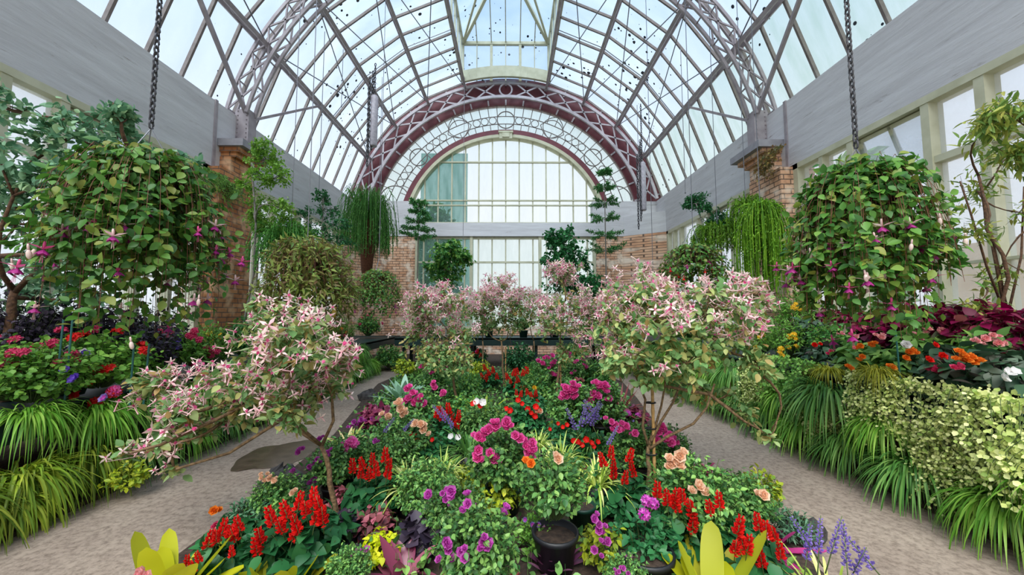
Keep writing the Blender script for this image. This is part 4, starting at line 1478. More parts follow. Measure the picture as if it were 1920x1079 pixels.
def tree(name, label, cat, base, trunk, blobs, leaf, mat, twigs=90, per=9, size=0.05, bark='bark', tr=0.02, blooms=None, nb=0, seed=1, fill=0.55, droop=0.15, limbs=None, group=None, surf=0.5, bloom_name='flower_cluster', top=False, spread=0.35, bsc=1.35):
    """trunk: list of world points from the ground; blobs: [(world centre, radius xyz)]; all stored relative to the base"""
    g = np.random.default_rng(seed)
    base = np.array(base, float)
    t = thing(name, label, cat, base, group=group)
    T = [np.array(p, float) - base for p in trunk]
    b = MB()
    n = len(T)
    P = np.concatenate([bend(T[i], T[i + 1], 0.05, 4, g)[(1 if i else 0):] for i in range(n - 1)])
    b.tube(P, np.linspace(tr, tr * 0.62, len(P)), 8)
    obj('trunk', b.mesh('trunk', bark, True), t)
    nodes = [P[-1], P[-2]]
    lb = MB()
    BB = [(np.array(c, float) - base, np.array(r, float) * np.ones(3)) for c, r in blobs]
    for c, r in BB:
        src = min(nodes, key=lambda p: np.linalg.norm(p - c) + 0.5 * max(0, p[2] - c[2]))
        Q = bend(src, c, 0.12, 6, g)
        lb.tube(Q, np.linspace(tr * 0.55, tr * 0.2, 6), 6)
        nodes += list(Q[2:])
        for _ in range(2):
            d = c + r * 0.5 * g.normal(size=3)
            Q2 = bend(Q[4], d, 0.15, 5, g)
            lb.tube(Q2, np.linspace(tr * 0.28, tr * 0.12, 5), 5)
            nodes += list(Q2[1:])
    for l in limbs or ():
        Q = np.array([np.array(p, float) - base for p in l])
        lb.tube(Q, np.linspace(tr * 0.6, tr * 0.35, len(Q)), 6)
        nodes += list(Q)
        n0 = min([P[-1], P[-2]] + nodes[:8], key=lambda p: np.linalg.norm(p - Q[0]))
        if np.linalg.norm(n0 - Q[0]) > 0.01:
            lb.tube([n0, (n0 + Q[0]) / 2, Q[0]], [tr * 0.6] * 3, 6)
    obj('branches', lb.mesh('branches', bark, True), t)
    nodes = np.array(nodes)
    vol = np.array([np.prod(r) ** 0.5 for _, r in BB])
    pick = g.choice(len(BB), twigs, p=vol / vol.sum())
    d = hemi(g, twigs, -0.8)
    rad = g.uniform(0.15, 1.0, twigs) ** surf
    tips = np.array([BB[i][0] for i in pick]) + d * np.array([BB[i][1] for i in pick]) * rad[:, None]
    i0 = np.argmin(np.linalg.norm(nodes[None] - tips[:, None], axis=2), 1)
    st = nodes[i0]
    fb = MB()
    fb.prisms(st, tips, 0.0012 + 0.02 * tr, 1)
    u = g.uniform(1 - fill, 1.05, (twigs, per))
    P = (st[:, None] + (tips - st)[:, None] * u[..., None] + g.normal(size=(twigs, per, 3)) * size * spread).reshape(-1, 3)
    ou = np.repeat((tips - st)[:, None], per, 1).reshape(-1, 3)
    ou /= np.linalg.norm(ou, axis=1)[:, None] + 1e-6
    D = ou * 0.4 + g.normal(size=P.shape) * 0.7 + np.array((0, 0, -droop))
    U = np.array((0, 0, 1.0)) + g.normal(size=P.shape) * 0.45
    fb.scatter(leaf, P, D, U, size * g.uniform(0.6, 1.15, len(P)))
    obj('foliage', fb.mesh('foliage', [mat, bark], True), t)
    if blooms:
        dz = tips[:, 2] - tips[:, 2].min()
        sc = rad + g.uniform(0, 0.5, twigs) + (1.3 * dz / max(0.01, dz.max()) if top else 0)
        od = np.argsort(-sc)[:nb]
        for i in od:
            v = tips[i] - BB[pick[i]][0]
            place_bloom(bloom_name, blooms[int(g.integers(len(blooms)))], t, Vector(tips[i] + v * 0.05), Vector(v), bsc * g.uniform(0.85, 1.2))
    return t


def blobs_px(lst, Y, dy=0.25, flat=0.85, seed=3):
    g = np.random.default_rng(seed)
    out = []
    for px, py, r in lst:
        y = Y + g.uniform(-dy, dy)
        m = r * y / F
        out.append((atY(px, py, y), (m, m * 0.9, m * flat)))
    return out


ST = ['star0', 'star1', 'star2', 'star3']
b1 = ground(634, 1022, 0)
Y1 = b1[1]
p_ = lambda x, y, Y=None: atY(x, y, Y1 if Y is None else Y)
tree('fuchsia_tree', 'standard fuchsia leaning over the left path with drooping pink star blooms', 'fuchsia tree', b1, [b1, p_(618, 905), p_(602, 835)],
     blobs_px([(560, 650, 75), (480, 690, 75), (590, 720, 65), (400, 735, 55), (335, 785, 42), (290, 725, 36), (505, 610, 40), (620, 660, 42), (470, 760, 50), (540, 770, 45), (300, 832, 24), (250, 848, 20), (325, 882, 18), (370, 805, 30), (560, 590, 32), (485, 575, 22), (640, 700, 26)], Y1 - 0.1, 0.25),
     OV, 'fuch', 280, 12, 0.052, 'bark', 0.019, ST, 98, 21, 0.6, 0.2, bsc=1.08,
     limbs=[[p_(602, 835), p_(570, 815), p_(545, 790), p_(520, 740)], [p_(604, 835), p_(625, 790), p_(622, 740), p_(600, 690)], [p_(500, 740), p_(400, 790, Y1 - .2), p_(300, 835, Y1 - .3), p_(245, 850, Y1 - .35)], [p_(540, 780), p_(430, 850, Y1 - .1), p_(330, 880, Y1 - .2)]])
b2 = ground(1219, 958, 0)
Y2 = b2[1]
p_ = lambda x, y, Y=None: atY(x, y, Y2 if Y is None else Y)
tree('fuchsia_tree', 'large standard fuchsia tied to a cane beside the right path', 'fuchsia tree', b2, [b2, p_(1218, 880), p_(1216, 835)],
     blobs_px([(1250, 640, 85), (1340, 590, 75), (1200, 570, 75), (1395, 570, 55), (1300, 680, 60), (1185, 680, 55), (1380, 650, 55), (1425, 690, 32), (1290, 575, 55), (1335, 540, 32), (1225, 560, 40), (1160, 620, 50), (1440, 818, 12), (1400, 780, 20), (1335, 740, 34), (1270, 720, 44), (1220, 700, 44), (1410, 610, 36), (1395, 545, 30), (1430, 600, 24), (1150, 680, 36)], Y2, 0.3),
     OV, 'fuch', 360, 12, 0.056, 'bark', 0.019, ST, 99, 22, 0.55, 0.25, top=True, bsc=1.2,
     limbs=[[p_(1216, 838), p_(1205, 800), p_(1210, 750), p_(1190, 700)], [p_(1218, 842), p_(1250, 820), p_(1300, 795), p_(1325, 765), p_(1340, 720)], [p_(1217, 836), p_(1240, 790), p_(1262, 755), p_(1280, 710)], [p_(1330, 740), p_(1395, 790), p_(1440, 815)]])
for nm, bp, top, bl, lab, n, nb, sz, sd in (
        ('fuchsia_tree', (855, 790), (850, 700), [(820, 600, 56), (790, 570, 36), (860, 640, 52), (850, 560, 36), (795, 645, 42), (840, 690, 40), (870, 670, 34), (810, 670, 34), (785, 610, 34)], 'slender standard fuchsia with dark forked trunk left of the middle of the bed', 110, 60, 0.058, 31),
        ('fuchsia_tree', (942, 735), (940, 640), [(940, 580, 60), (890, 590, 46), (990, 585, 45), (940, 545, 40), (965, 610, 40), (915, 615, 40)], 'pale pink standard fuchsia with straight trunk at the middle of the bed', 120, 75, 0.055, 32),
        ('fuchsia_tree', (1045, 775), (1050, 670), [(1060, 565, 50), (1050, 515, 28), (1090, 600, 52), (1040, 620, 42), (1105, 640, 46), (1070, 660, 36), (1120, 600, 36), (1125, 575, 36), (1075, 500, 20)], 'upright pink standard fuchsia tied to a cane right of the middle', 110, 70, 0.058, 33),
        ('fuchsia_tree', (905, 703), (905, 640), [(900, 575, 40), (870, 590, 36), (925, 560, 36)], 'standard fuchsia behind the pale middle one, by the back bench', 60, 40, 0.055, 34),
        ('fuchsia_tree', (1000, 703), (1001, 640), [(1005, 590, 36), (1030, 580, 32), (985, 560, 28)], 'standard fuchsia before the back bench right of the middle trunk', 60, 40, 0.055, 35),
        ('fuchsia_tree', (1165, 720), (1165, 650), [(1165, 600, 46), (1190, 560, 42), (1150, 570, 36)], 'green standard fuchsia behind the large tree by the right path', 70, 30, 0.058, 36)):
    bs_ = ground(*bp, 0)
    tree(nm, lab, 'fuchsia tree', bs_, [bs_, (bs_[0], bs_[1], 0.5 * atY(*top, bs_[1])[2]), atY(*top, bs_[1])], blobs_px(bl, bs_[1], 0.3, 0.85, sd), OV, 'fuch', n * 2, 11, sz, 'bark', 0.022, ST, int(nb * 1.3), sd, 0.6, 0.2, top=True, bsc=1.5)

for px, py, pt, lab in ((1229, 957, 690, 'bamboo cane tied to the trunk of the large right fuchsia'), (1052, 772, 640, 'bamboo cane tied to the fuchsia right of the middle'), (948, 732, 650, 'bamboo cane tied to the middle fuchsia trunk')):
    q0 = ground(px, py, 0)
    zt_ = atY(px, pt, q0[1])[2]
    t = thing('bamboo_cane', lab, 'cane', q0)
    P = [(0, 0, z) for z in np.linspace(0, zt_, 30)]
    cn = obj('cane', MB().tube(P, [0.011 + (0.002 if i % 5 == 0 else 0) for i in range(30)], 7).mesh('cane', 'bamboo', True), t)
    for z in np.linspace(0.2, zt_ * 0.75, 4):
        an = np.linspace(0, 2 * np.pi, 13)[:12]
        obj('tie', MB().tube(np.stack([-0.018 + 0.038 * np.cos(an), 0.02 * np.sin(an), np.full(12, z)], -1), 0.005, 5, closed=True).mesh('tie', 'potb'), cn)

# --- trees and saplings along the walls
bt = (-3.72, 2.95, 0.68)
tree('broadleaf_tree', 'spreading pale leaved tree filling the left windows beside the basket', 'tree', bt, [bt, atY(22, 590, 2.95), atY(28, 545, 2.95)],
     blobs_px([(60, 300, 80), (150, 250, 65), (215, 260, 50), (60, 420, 75), (140, 350, 70), (20, 200, 50), (260, 310, 45), (110, 500, 50), (30, 520, 50), (230, 215, 26), (10, 350, 60), (330, 300, 36), (300, 330, 45), (60, 560, 40), (150, 550, 34), (180, 470, 40)], 3.1, 0.35),
     OV, 'treel', 330, 13, 0.062, 'rbark', 0.035, seed=41, fill=0.5, limbs=[[atY(28, 548, 2.95), atY(50, 525, 2.9), atY(80, 500, 2.85), atY(110, 440, 2.9)], [atY(28, 548, 2.95), atY(8, 520, 2.95), atY(-30, 480, 3.0)]], surf=0.4)
bt = (4.15, 3.2, 0.8)
tree('willow_leaved_tree', 'thin stemmed tree with narrow leaves before the right window', 'tree', bt, [bt, atY(1880, 560, 3.15), atY(1850, 430, 3.15), atY(1835, 330, 3.15)],
     blobs_px([(1850, 240, 42), (1900, 200, 38), (1830, 360, 46), (1880, 300, 46), (1820, 440, 40), (1910, 400, 40), (1870, 520, 40), (1835, 570, 28)], 3.2, 0.3),
     LAN, 'willow', 80, 10, 0.08, 'rbark', 0.016, seed=42, fill=0.7, limbs=[[atY(1885, 590, 3.15), atY(1850, 500, 3.0), atY(1820, 400, 3.0), atY(1800, 340, 3.0)], [atY(1890, 590, 3.15), atY(1915, 480, 3.2), atY(1920, 350, 3.2)]])
bt = (4.3, 2.55, 0.8)
tree('willow_leaved_tree', 'olive weeping shrub hanging in from the right edge of the frame', 'tree', bt, [bt, (4.2, 2.5, 1.6), atY(1990, 250, 2.5)],
     blobs_px([(1895, 215, 50), (1915, 290, 40), (1860, 240, 30)], 2.55, 0.15), LAN, 'willow', 60, 13, 0.08, 'rbark', 0.014, seed=43, droop=0.7)
for px, Y, pts, lf, mt, tw, pr, sz, brk, trr, lab, sd in (
        (472, 5.6, [(500, 300, 38), (480, 335, 30), (520, 330, 30), (490, 270, 22), (455, 350, 24), (530, 390, 24), (490, 385, 28)], OV2, 'conif', 240, 14, 0.05, 'gbark', 0.02, 'bright green slender tree beside the left brick pier', 51),
        (606, 7.9, [(606, 370, 20), (612, 400, 26), (590, 430, 26), (635, 420, 24), (606, 455, 26), (570, 400, 20), (640, 455, 24)], OV2, 'dbroad', 200, 13, 0.06, 'gbark', 0.025, 'dark tapering young conifer by the far left window', 52),
        (838, 10.4, [(838, 480, 32), (815, 500, 26), (862, 485, 26), (838, 520, 34), (845, 460, 18)], OV, 'broad', 190, 12, 0.11, 'gbark', 0.03, 'round leaved tree against the left of the end window', 53),
        (1063, 10.2, [(1063, 460, 34), (1045, 490, 34), (1085, 490, 36), (1060, 530, 42), (1100, 540, 40), (1040, 450, 22), (1065, 435, 16), (1105, 580, 34)], OV, 'dbroad', 330, 12, 0.11, 'gbark', 0.03, 'dark bushy tree against the right of the end window', 54),
        (1305, 8.0, [(1308, 378, 22), (1295, 385, 16), (1322, 390, 16)], OV2, 'dbroad', 110, 13, 0.06, 'gbark', 0.022, 'small dark topped tree before the far right window', 55),
        (1345, 7.4, [(1345, 410, 24), (1360, 420, 22), (1330, 420, 18)], OV2, 'dbroad', 110, 13, 0.055, 'gbark', 0.02, 'small dark leafy tree between the right conifer and the hanging fern', 56),
        (1165, 9.4, [(1165, 560, 26), (1150, 590, 26), (1190, 600, 24)], OV, 'dbroad', 60, 11, 0.09, 'gbark', 0.02, 'low dark shrub under the right brick corner', 57),
        (500, 6.0, [(500, 430, 26), (480, 410, 22), (530, 420, 28), (560, 440, 24)], LAN, 'conif', 160, 14, 0.07, 'gbark', 0.018, 'fine leaved yellow green tree behind the pitcher plant basket', 58)):
    top = atY(px, pts[0][1], Y)
    bs_ = (float(top[0]), Y, 0.68 if -4.7 < top[0] < -3.12 else 0.76 if 3.1 < top[0] < 4.75 else 0.03)
    tree('sapling', lab, 'tree', bs_, [bs_, (bs_[0], Y, 1.2), (top[0], top[1], top[2] - 0.05)], blobs_px(pts, Y, 0.2, 0.8, sd), lf, mt, tw, pr, sz, brk, trr, seed=sd, fill=0.6)


def norfolk(px, Y, ptop, pbot, rpx, label, whorls=6, seed=1):
    g = np.random.default_rng(seed)
    a, c = atY(px, ptop, Y), atY(px, pbot, Y)
    bs_ = np.array((a[0], Y, 0.02))
    t = thing('norfolk_pine', label, 'tree', bs_)
    H = a[2] - bs_[2]
    obj('trunk', MB().tube([(0, 0, z) for z in np.linspace(0, H, 12)], np.linspace(0.035, 0.008, 12), 7).mesh('trunk', 'gbark', True), t)
    zlo = c[2] - bs_[2]
    R0 = rpx * Y / F
    for i, z in enumerate(np.linspace(zlo, H * 0.985, whorls)):
        b = MB()
        r = R0 * (1 - 0.75 * i / whorls) * g.uniform(0.75, 1.15)
        for k in range(7):
            az = k * 0.9 + g.uniform(0, 0.6)
            tip = np.array((math.cos(az) * r, math.sin(az) * r, z + r * g.uniform(-0.12, 0.3)))
            Q = bend((0, 0, z), tip, 0.05, 6, g, 0.15)
            b.prisms(Q[:-1], Q[1:], 0.006, 1)
            u = np.repeat(np.linspace(0.3, 1.05, 16), 6)
            P = np.array((0, 0, z)) + (tip - np.array((0, 0, z))) * u[:, None] + g.normal(size=(96, 3)) * 0.02
            D = (tip - np.array((0, 0, z))) / r * 0.6 + g.normal(size=P.shape) * 0.7
            b.scatter(LAN, P, D, g.normal(size=P.shape) + np.array((0, 0, 1)), 0.085)
        obj('whorl', b.mesh('whorl', ['nor', 'gbark'], True), t)


norfolk(785, 11.3, 378, 445, 34, 'young tiered pine before the left side of the end window', 5, 61)
norfolk(1133, 11.2, 318, 470, 36, 'taller tiered pine before the right side of the end window', 6, 62)


# ------------------------------------------------------------------ hanging baskets
def basket(label, c, nst, spread, drop, leafm, size, fl, zt=None, seed=1, name='hanging_basket', lift=0.1, per=13, chains=True, leaf=OV, rbowl=0.16, cat='hanging basket', rim=0.1, chain_from=None):
    g = np.random.default_rng(seed)
    c = np.array(c, float)
    t = thing(name, label, cat, c)
    obj('bowl', MB().lathe([(0, -rbowl * 0.9), (rbowl * 0.6, -rbowl * 0.75), (rbowl, -0.02), (rbowl * 1.03, 0.0), (rbowl * 0.95, 0.0), (0, -0.01)], 18).mesh('bowl', 'coir', True), t)
    hk = 0.38 if chain_from is None else chain_from
    zt = roofz(c[0]) if zt is None else zt
    b = MB()
    for k in range(3):
        a = k * 2.094 + 0.4
        b.tube([(rbowl * math.cos(a), rbowl * math.sin(a), 0), (0, 0, hk)], 0.0035, 5)
    obj('hanger', b.mesh('hanger', 'wire'), t)
    if chains:
        obj('chain', chain_mesh(zt - c[2] - hk), t, (0, 0, hk))
    else:
        obj('cord', MB().tube([(0, 0, hk), (0, 0, zt - c[2])], 0.006, 5).mesh('cord', 'wire'), t)
    st, fb = MB(), MB()
    ends = []
    for i in range(nst):
        az = g.uniform(0, 6.283)
        q_ = g.uniform(0, 1)
        rho = spread * g.uniform(0.12, 1.0) ** 0.75 * (1.0 - 0.3 * q_ ** 2)
        l = drop[0] + (drop[1] - drop[0]) * q_ ** 1.9
        u = np.linspace(0, 1, 8)
        h = rbowl * 0.4 + rho * np.sin(np.clip(u * 2.4, 0, 1.571))
        z = lift * np.sin(np.pi * np.clip(u * 1.6, 0, 1)) * g.uniform(0.4, 1.3) - l * np.clip(u - 0.22, 0, 1) ** 1.3
        z = z - 0.42 * spread * (h / spread) ** 2.2
        wv = g.normal(size=2) * 0.03
        P = np.stack([h * math.cos(az) + wv[0] * u, h * math.sin(az) + wv[1] * u, z], -1)
        st.prisms(P[:-1], P[1:], 0.0017)
        uu = g.uniform(0.12, 1.0, per)
        Q = np.stack([np.interp(uu, u, P[:, k]) for k in range(3)], -1) + g.normal(size=(per, 3)) * 0.02
        o_ = np.array((math.cos(az), math.sin(az), 0))
        D = o_ * 0.5 + g.normal(size=Q.shape) * 0.6 + np.array((0, 0, -0.35))
        U = np.array((0, 0, 0.75)) + o_ * 0.9 + g.normal(size=Q.shape) * 0.3
        fb.scatter(leaf, Q, D, U, size * g.uniform(0.65, 1.15, per))
        ends.append((P[-1], o_, P))
    obj('stems', st.mesh('stems', 'stemr', True), t)
    obj('foliage', fb.mesh('foliage', leafm, True), t)
    R_.shuffle(ends)
    j = 0
    for bk, n in fl:
        for _ in range(n):
            p, o_, P = ends[j % len(ends)]
            q = P[int(g.integers(4, 8))]
            place_bloom('flower', bk, t, Vector(q + o_ * 0.05), Vector((o_[0], o_[1], 0.2)), 1.45)
            j += 1
    return t


c = atY(276, 345, 2.45)
basket('hanging basket of trailing fuchsia with pink bells on the left front chain', c, 300, 0.42, (0.30, 1.3), 'fuchg', 0.06, [('fu', 34), ('fu2', 20), ('fub', 22)], seed=71, lift=0.2, rbowl=0.2, per=20)
c = atY(1612, 380, 2.5)
basket('hanging basket of dense round fuchsia on the right front chain', c, 310, 0.34, (0.3, 1.15), 'fuchg', 0.06, [('fu', 24), ('fu2', 20), ('fub', 26)], seed=72, lift=0.26, rbowl=0.2, per=20)
c = atY(575, 500, 5.0)
t = basket('hanging pitcher plant basket with strap leaves left of the room', c, 330, 0.56, (0.1, 1.5), 'nep', 0.1, [], seed=73, lift=0.35, rbowl=0.22, per=14, leaf=LAN, chains=False)
for i in range(14):
    a, r = R_.uniform(0, 6.28), R_.uniform(0.25, 0.55)
    b = MB().lathe([(0.004, -0.14), (0.022, -0.12), (0.03, -0.07), (0.024, -0.02), (0.03, 0.0), (0.026, 0.0), (0.02, -0.02)], 10)
    if i == 0:
        pm = b.tube([(0, 0, 0), (0.01, 0, 0.09)], 0.003, 4).mesh('pitcher', 'pitch', True)
    obj('pitcher', pm, t, (r * math.cos(a), r * math.sin(a), R_.uniform(-0.65, -0.25)), (0, 0, a))
c = atY(710, 520, 7.6)
basket('rounded hanging basket of light green fuchsia at the back left', c, 200, 0.42, (0.4, 1.1), 'fuchg', 0.055, [('fu2', 12), ('fu', 8)], seed=74, lift=0.14, rbowl=0.18, chains=False)
c = atY(1300, 470, 6.0)
basket('hanging fuchsia basket with crimson bells before the far right window', c, 180, 0.5, (0.3, 0.9), 'fuchg', 0.06, [('fur', 44), ('fu2', 6)], seed=75, lift=0.1, rbowl=0.24, chains=False)
c = atY(1225, 540, 7.6)
basket('low hanging fuchsia basket with pink bells under the right brick corner', c, 140, 0.45, (0.3, 0.7), 'fuchg', 0.06, [('fu2', 14), ('fu', 6)], seed=76, lift=0.12, rbowl=0.2, chains=False)


def tassel(label, px, py, Y, L, n, mat, spread=0.1, core=0.0, seed=1, up=0.6, clen=None, w=0.007):
    g = np.random.default_rng(seed)
    c = atY(px, py, Y)
    t = thing('tassel_fern', label, 'fern', c)
    az = g.uniform(0, 6.283, n)
    r0 = g.uniform(0, spread, n)
    P = np.stack([np.cos(az) * r0, np.sin(az) * r0, g.uniform(-0.1, 0.1, n)], -1)
    b = MB()
    u = np.linspace(0, 1, 9)
    LL = L * g.uniform(0.35, 1.0, n)
    out = spread * g.uniform(0.3, 1.6, n) + 0.05
    A, B, Q = [], [], []
    for i in range(n):
        h = r0[i] + out[i] * np.sin(np.clip(u * 2.6, 0, 1.571))
        z = up * 0.3 * np.sin(np.pi * np.clip(u * 1.8, 0, 1)) * g.uniform(0.2, 1.2) - LL[i] * u ** 1.25
        pts = np.stack([h * math.cos(az[i]), h * math.sin(az[i]), z], -1)
        A.append(pts[:-1])
        B.append(pts[1:])
    A, B = np.concatenate(A), np.concatenate(B)
    b.prisms(A, B, w)
    k = len(A)
    for _ in range(3):
        M_ = A + (B - A) * g.uniform(0, 1, (k, 1))
        D = (B - A) / (np.linalg.norm(B - A, axis=1)[:, None]) + g.normal(size=(k, 3)) * 0.5
        b.scatter(LAN, M_, D, g.normal(size=(k, 3)), 0.05)
    obj('fronds', b.mesh('fronds', mat, True), t)
    if core:
        obj('fibrous_core', MB().lathe([(0, -core), (0.13, -core * 0.95), (0.19, -core * 0.5), (0.2, 0.0), (0.1, 0.1), (0, 0.12)], 14).mesh('fibrous_core', 'fibre', True), t)
    else:
        obj('bowl', MB().lathe([(0, -0.14), (0.09, -0.1), (0.12, 0), (0, 0)], 12).mesh('bowl', 'coir', True), t)
    obj('cord', MB().tube([(0, 0, 0.0), (0, 0, roofz(c[0]) - c[2])], 0.006, 5).mesh('cord', 'wire'), t)
    return t


tassel('tall shaggy tassel fern with brown trunk hanging in the far left corner', 690, 415, 10.0, 1.0, 420, 'tasseld', 0.34, 1.5, 81, 3.0)
tassel('long tassel fern trailing beside the right brick pier', 1425, 385, 5.9, 1.5, 260, 'tassel', 0.14, 0, 82, 0.5)
tassel('short mop headed tassel fern beside the far right window', 1345, 435, 6.9, 0.45, 170, 'tassel', 0.22, 0, 83, 0.6)
tassel('drooping fern strand left of the long tassel fern', 1398, 385, 6.4, 0.5, 60, 'tassel', 0.12, 0, 84, 0.6)
tassel('feathery fern hanging behind the pitcher plant basket', 545, 450, 5.9, 0.6, 150, 'tasseld', 0.22, 0, 85, 0.9)
# creepers on the piers
for key, px, py, X_, rz, sc, lab in (('creep', 1455, 292, 4.86, -math.pi / 2, 1.2, 'dry brown creeper draped over the top of the right pier'), ('ivyg', 432, 350, -4.86, math.pi / 2, 0.75, 'green creeper tuft on the face of the left pier'), ('ivyg', 400, 330, -4.9, math.pi / 2, 0.8, 'narrow green creeper up the near edge of the left pier'), ('creep', 405, 470, -4.86, math.pi / 2, 0.9, 'brownish creeper low on the left pier')):
    r = ray(px, py)
    w = CP + r * (X_ - CP[0]) / r[0]
    plant(key, 'wall_creeper', lab, 'creeper', tuple(w), sc, rz)


# ------------------------------------------------------------------ planting benches
def bench(label, x0, x1, y0, y1, zt, legs):
    cx, cy_ = (x0 + x1) / 2, (y0 + y1) / 2
    t = thing('planting_bench', label, 'bench', (cx, cy_, 0))
    hx, hy = (x1 - x0) / 2, (y1 - y0) / 2
    obj('tray', MB().box((-hx, -hy, zt - 0.05), (hx, hy, zt - 0.02)).mesh('tray', 'teal'), t)
    b = MB()
    b.box((-hx, -hy, zt - 0.2), (-hx + 0.03, hy, zt)).box((hx - 0.03, -hy, zt - 0.2), (hx, hy, zt))
    b.box((-hx + 0.03, -hy, zt - 0.2), (hx - 0.03, -hy + 0.03, zt)).box((-hx + 0.03, hy - 0.03, zt - 0.2), (hx - 0.03, hy, zt))
    obj('edge_board', b.mesh('edge_board', 'teal'), t)
    for lx, ly in legs:
        obj('leg', MB().box((lx - cx - 0.04, ly - cy_ - 0.04, 0.02), (lx - cx + 0.04, ly - cy_ + 0.04, zt - 0.05)).mesh('leg', 'teal'), t)
    return t


ZL, ZR = 0.70, 0.78
bench('long dark teal planting bench along the left wall', -4.7, -3.12, -0.8, 11.2, ZL, [(x, y) for x in (-4.6, -3.3) for y in (0, 2, 4, 6, 8.3, 11)])
bench('long dark teal planting bench along the right wall under the begonias', 3.1, 4.75, -0.8, 11.2, ZR, [(x, y) for x in (3.3, 4.6) for y in (0, 2, 4, 6, 8.3, 11)])
bench('dark teal planting bench across the far end of the bed', -2.7, 2.6, 9.3, 10.3, 0.76, [(x, y) for x in (-2.5, -0.8, 0.8, 2.4) for y in (9.45, 10.15)])

# low undergrowth that closes the gaps in the bed
g = np.random.default_rng(90)
n = 5200
P = np.stack([g.uniform(-2.4, 2.45, n), 1.55 + 7.1 * g.uniform(0, 1, n) ** 0.8, np.zeros(n)], -1)


def inside(p, poly):
    c = False
    j = len(poly) - 1
    for i in range(len(poly)):
        a, b_ = poly[i], poly[j]
        if (a[1] > p[1]) != (b_[1] > p[1]) and p[0] < (b_[0] - a[0]) * (p[1] - a[1]) / (b_[1] - a[1]) + a[0]:
            c = not c
        j = i
    return c


P = np.array([p for p in P if inside(p, [(x * 0.88, y) for x, y in BEDPOLY])])
b = MB()
n = len(P)
for k in range(3):
    Q = P + g.normal(size=P.shape) * np.array((0.05, 0.05, 0)) + np.array((0, 0, 0.05 + 0.05 * k))
    D = g.normal(size=P.shape) + np.array((0, 0, 0.4))
    b.scatter(OV, Q, D, np.array((0, 0, 1.0)) + 0.5 * g.normal(size=P.shape), 0.055 * g.uniform(0.6, 1.2, n))
b.prisms(P, P + np.array((0, 0, 0.14)), 0.002)
tag(obj('undergrowth', b.mesh('undergrowth', 'rose')), 'low dark green undergrowth covering the soil of the centre bed', 'undergrowth', kind='stuff')

# --- edging rocks
for i, (px, py, s_, lab) in enumerate(((530, 905, .13, 'dark grey rock edging the left side of the bed beside the peach rose'), (1505, 1000, .1, 'low grey rock edging the bed beside the magenta bromeliad'), (690, 745, .12, 'small grey rock edging the bed before the silver leaved plant'))):
    q0 = ground(px, py, 0.05)
    g = np.random.default_rng(200 + i)
    b = MB().ball((0, 0, 0.04), (s_ * 1.3, s_, s_ * 0.75), 12, 8)
    b.v[0] = (b.v[0] * (1 + 0.12 * g.normal(size=b.v[0].shape))).astype(np.float32)
    tag(obj('rock', b.mesh('rock', 'rock'), None, (q0[0], q0[1], 0.02)), lab, 'rock')

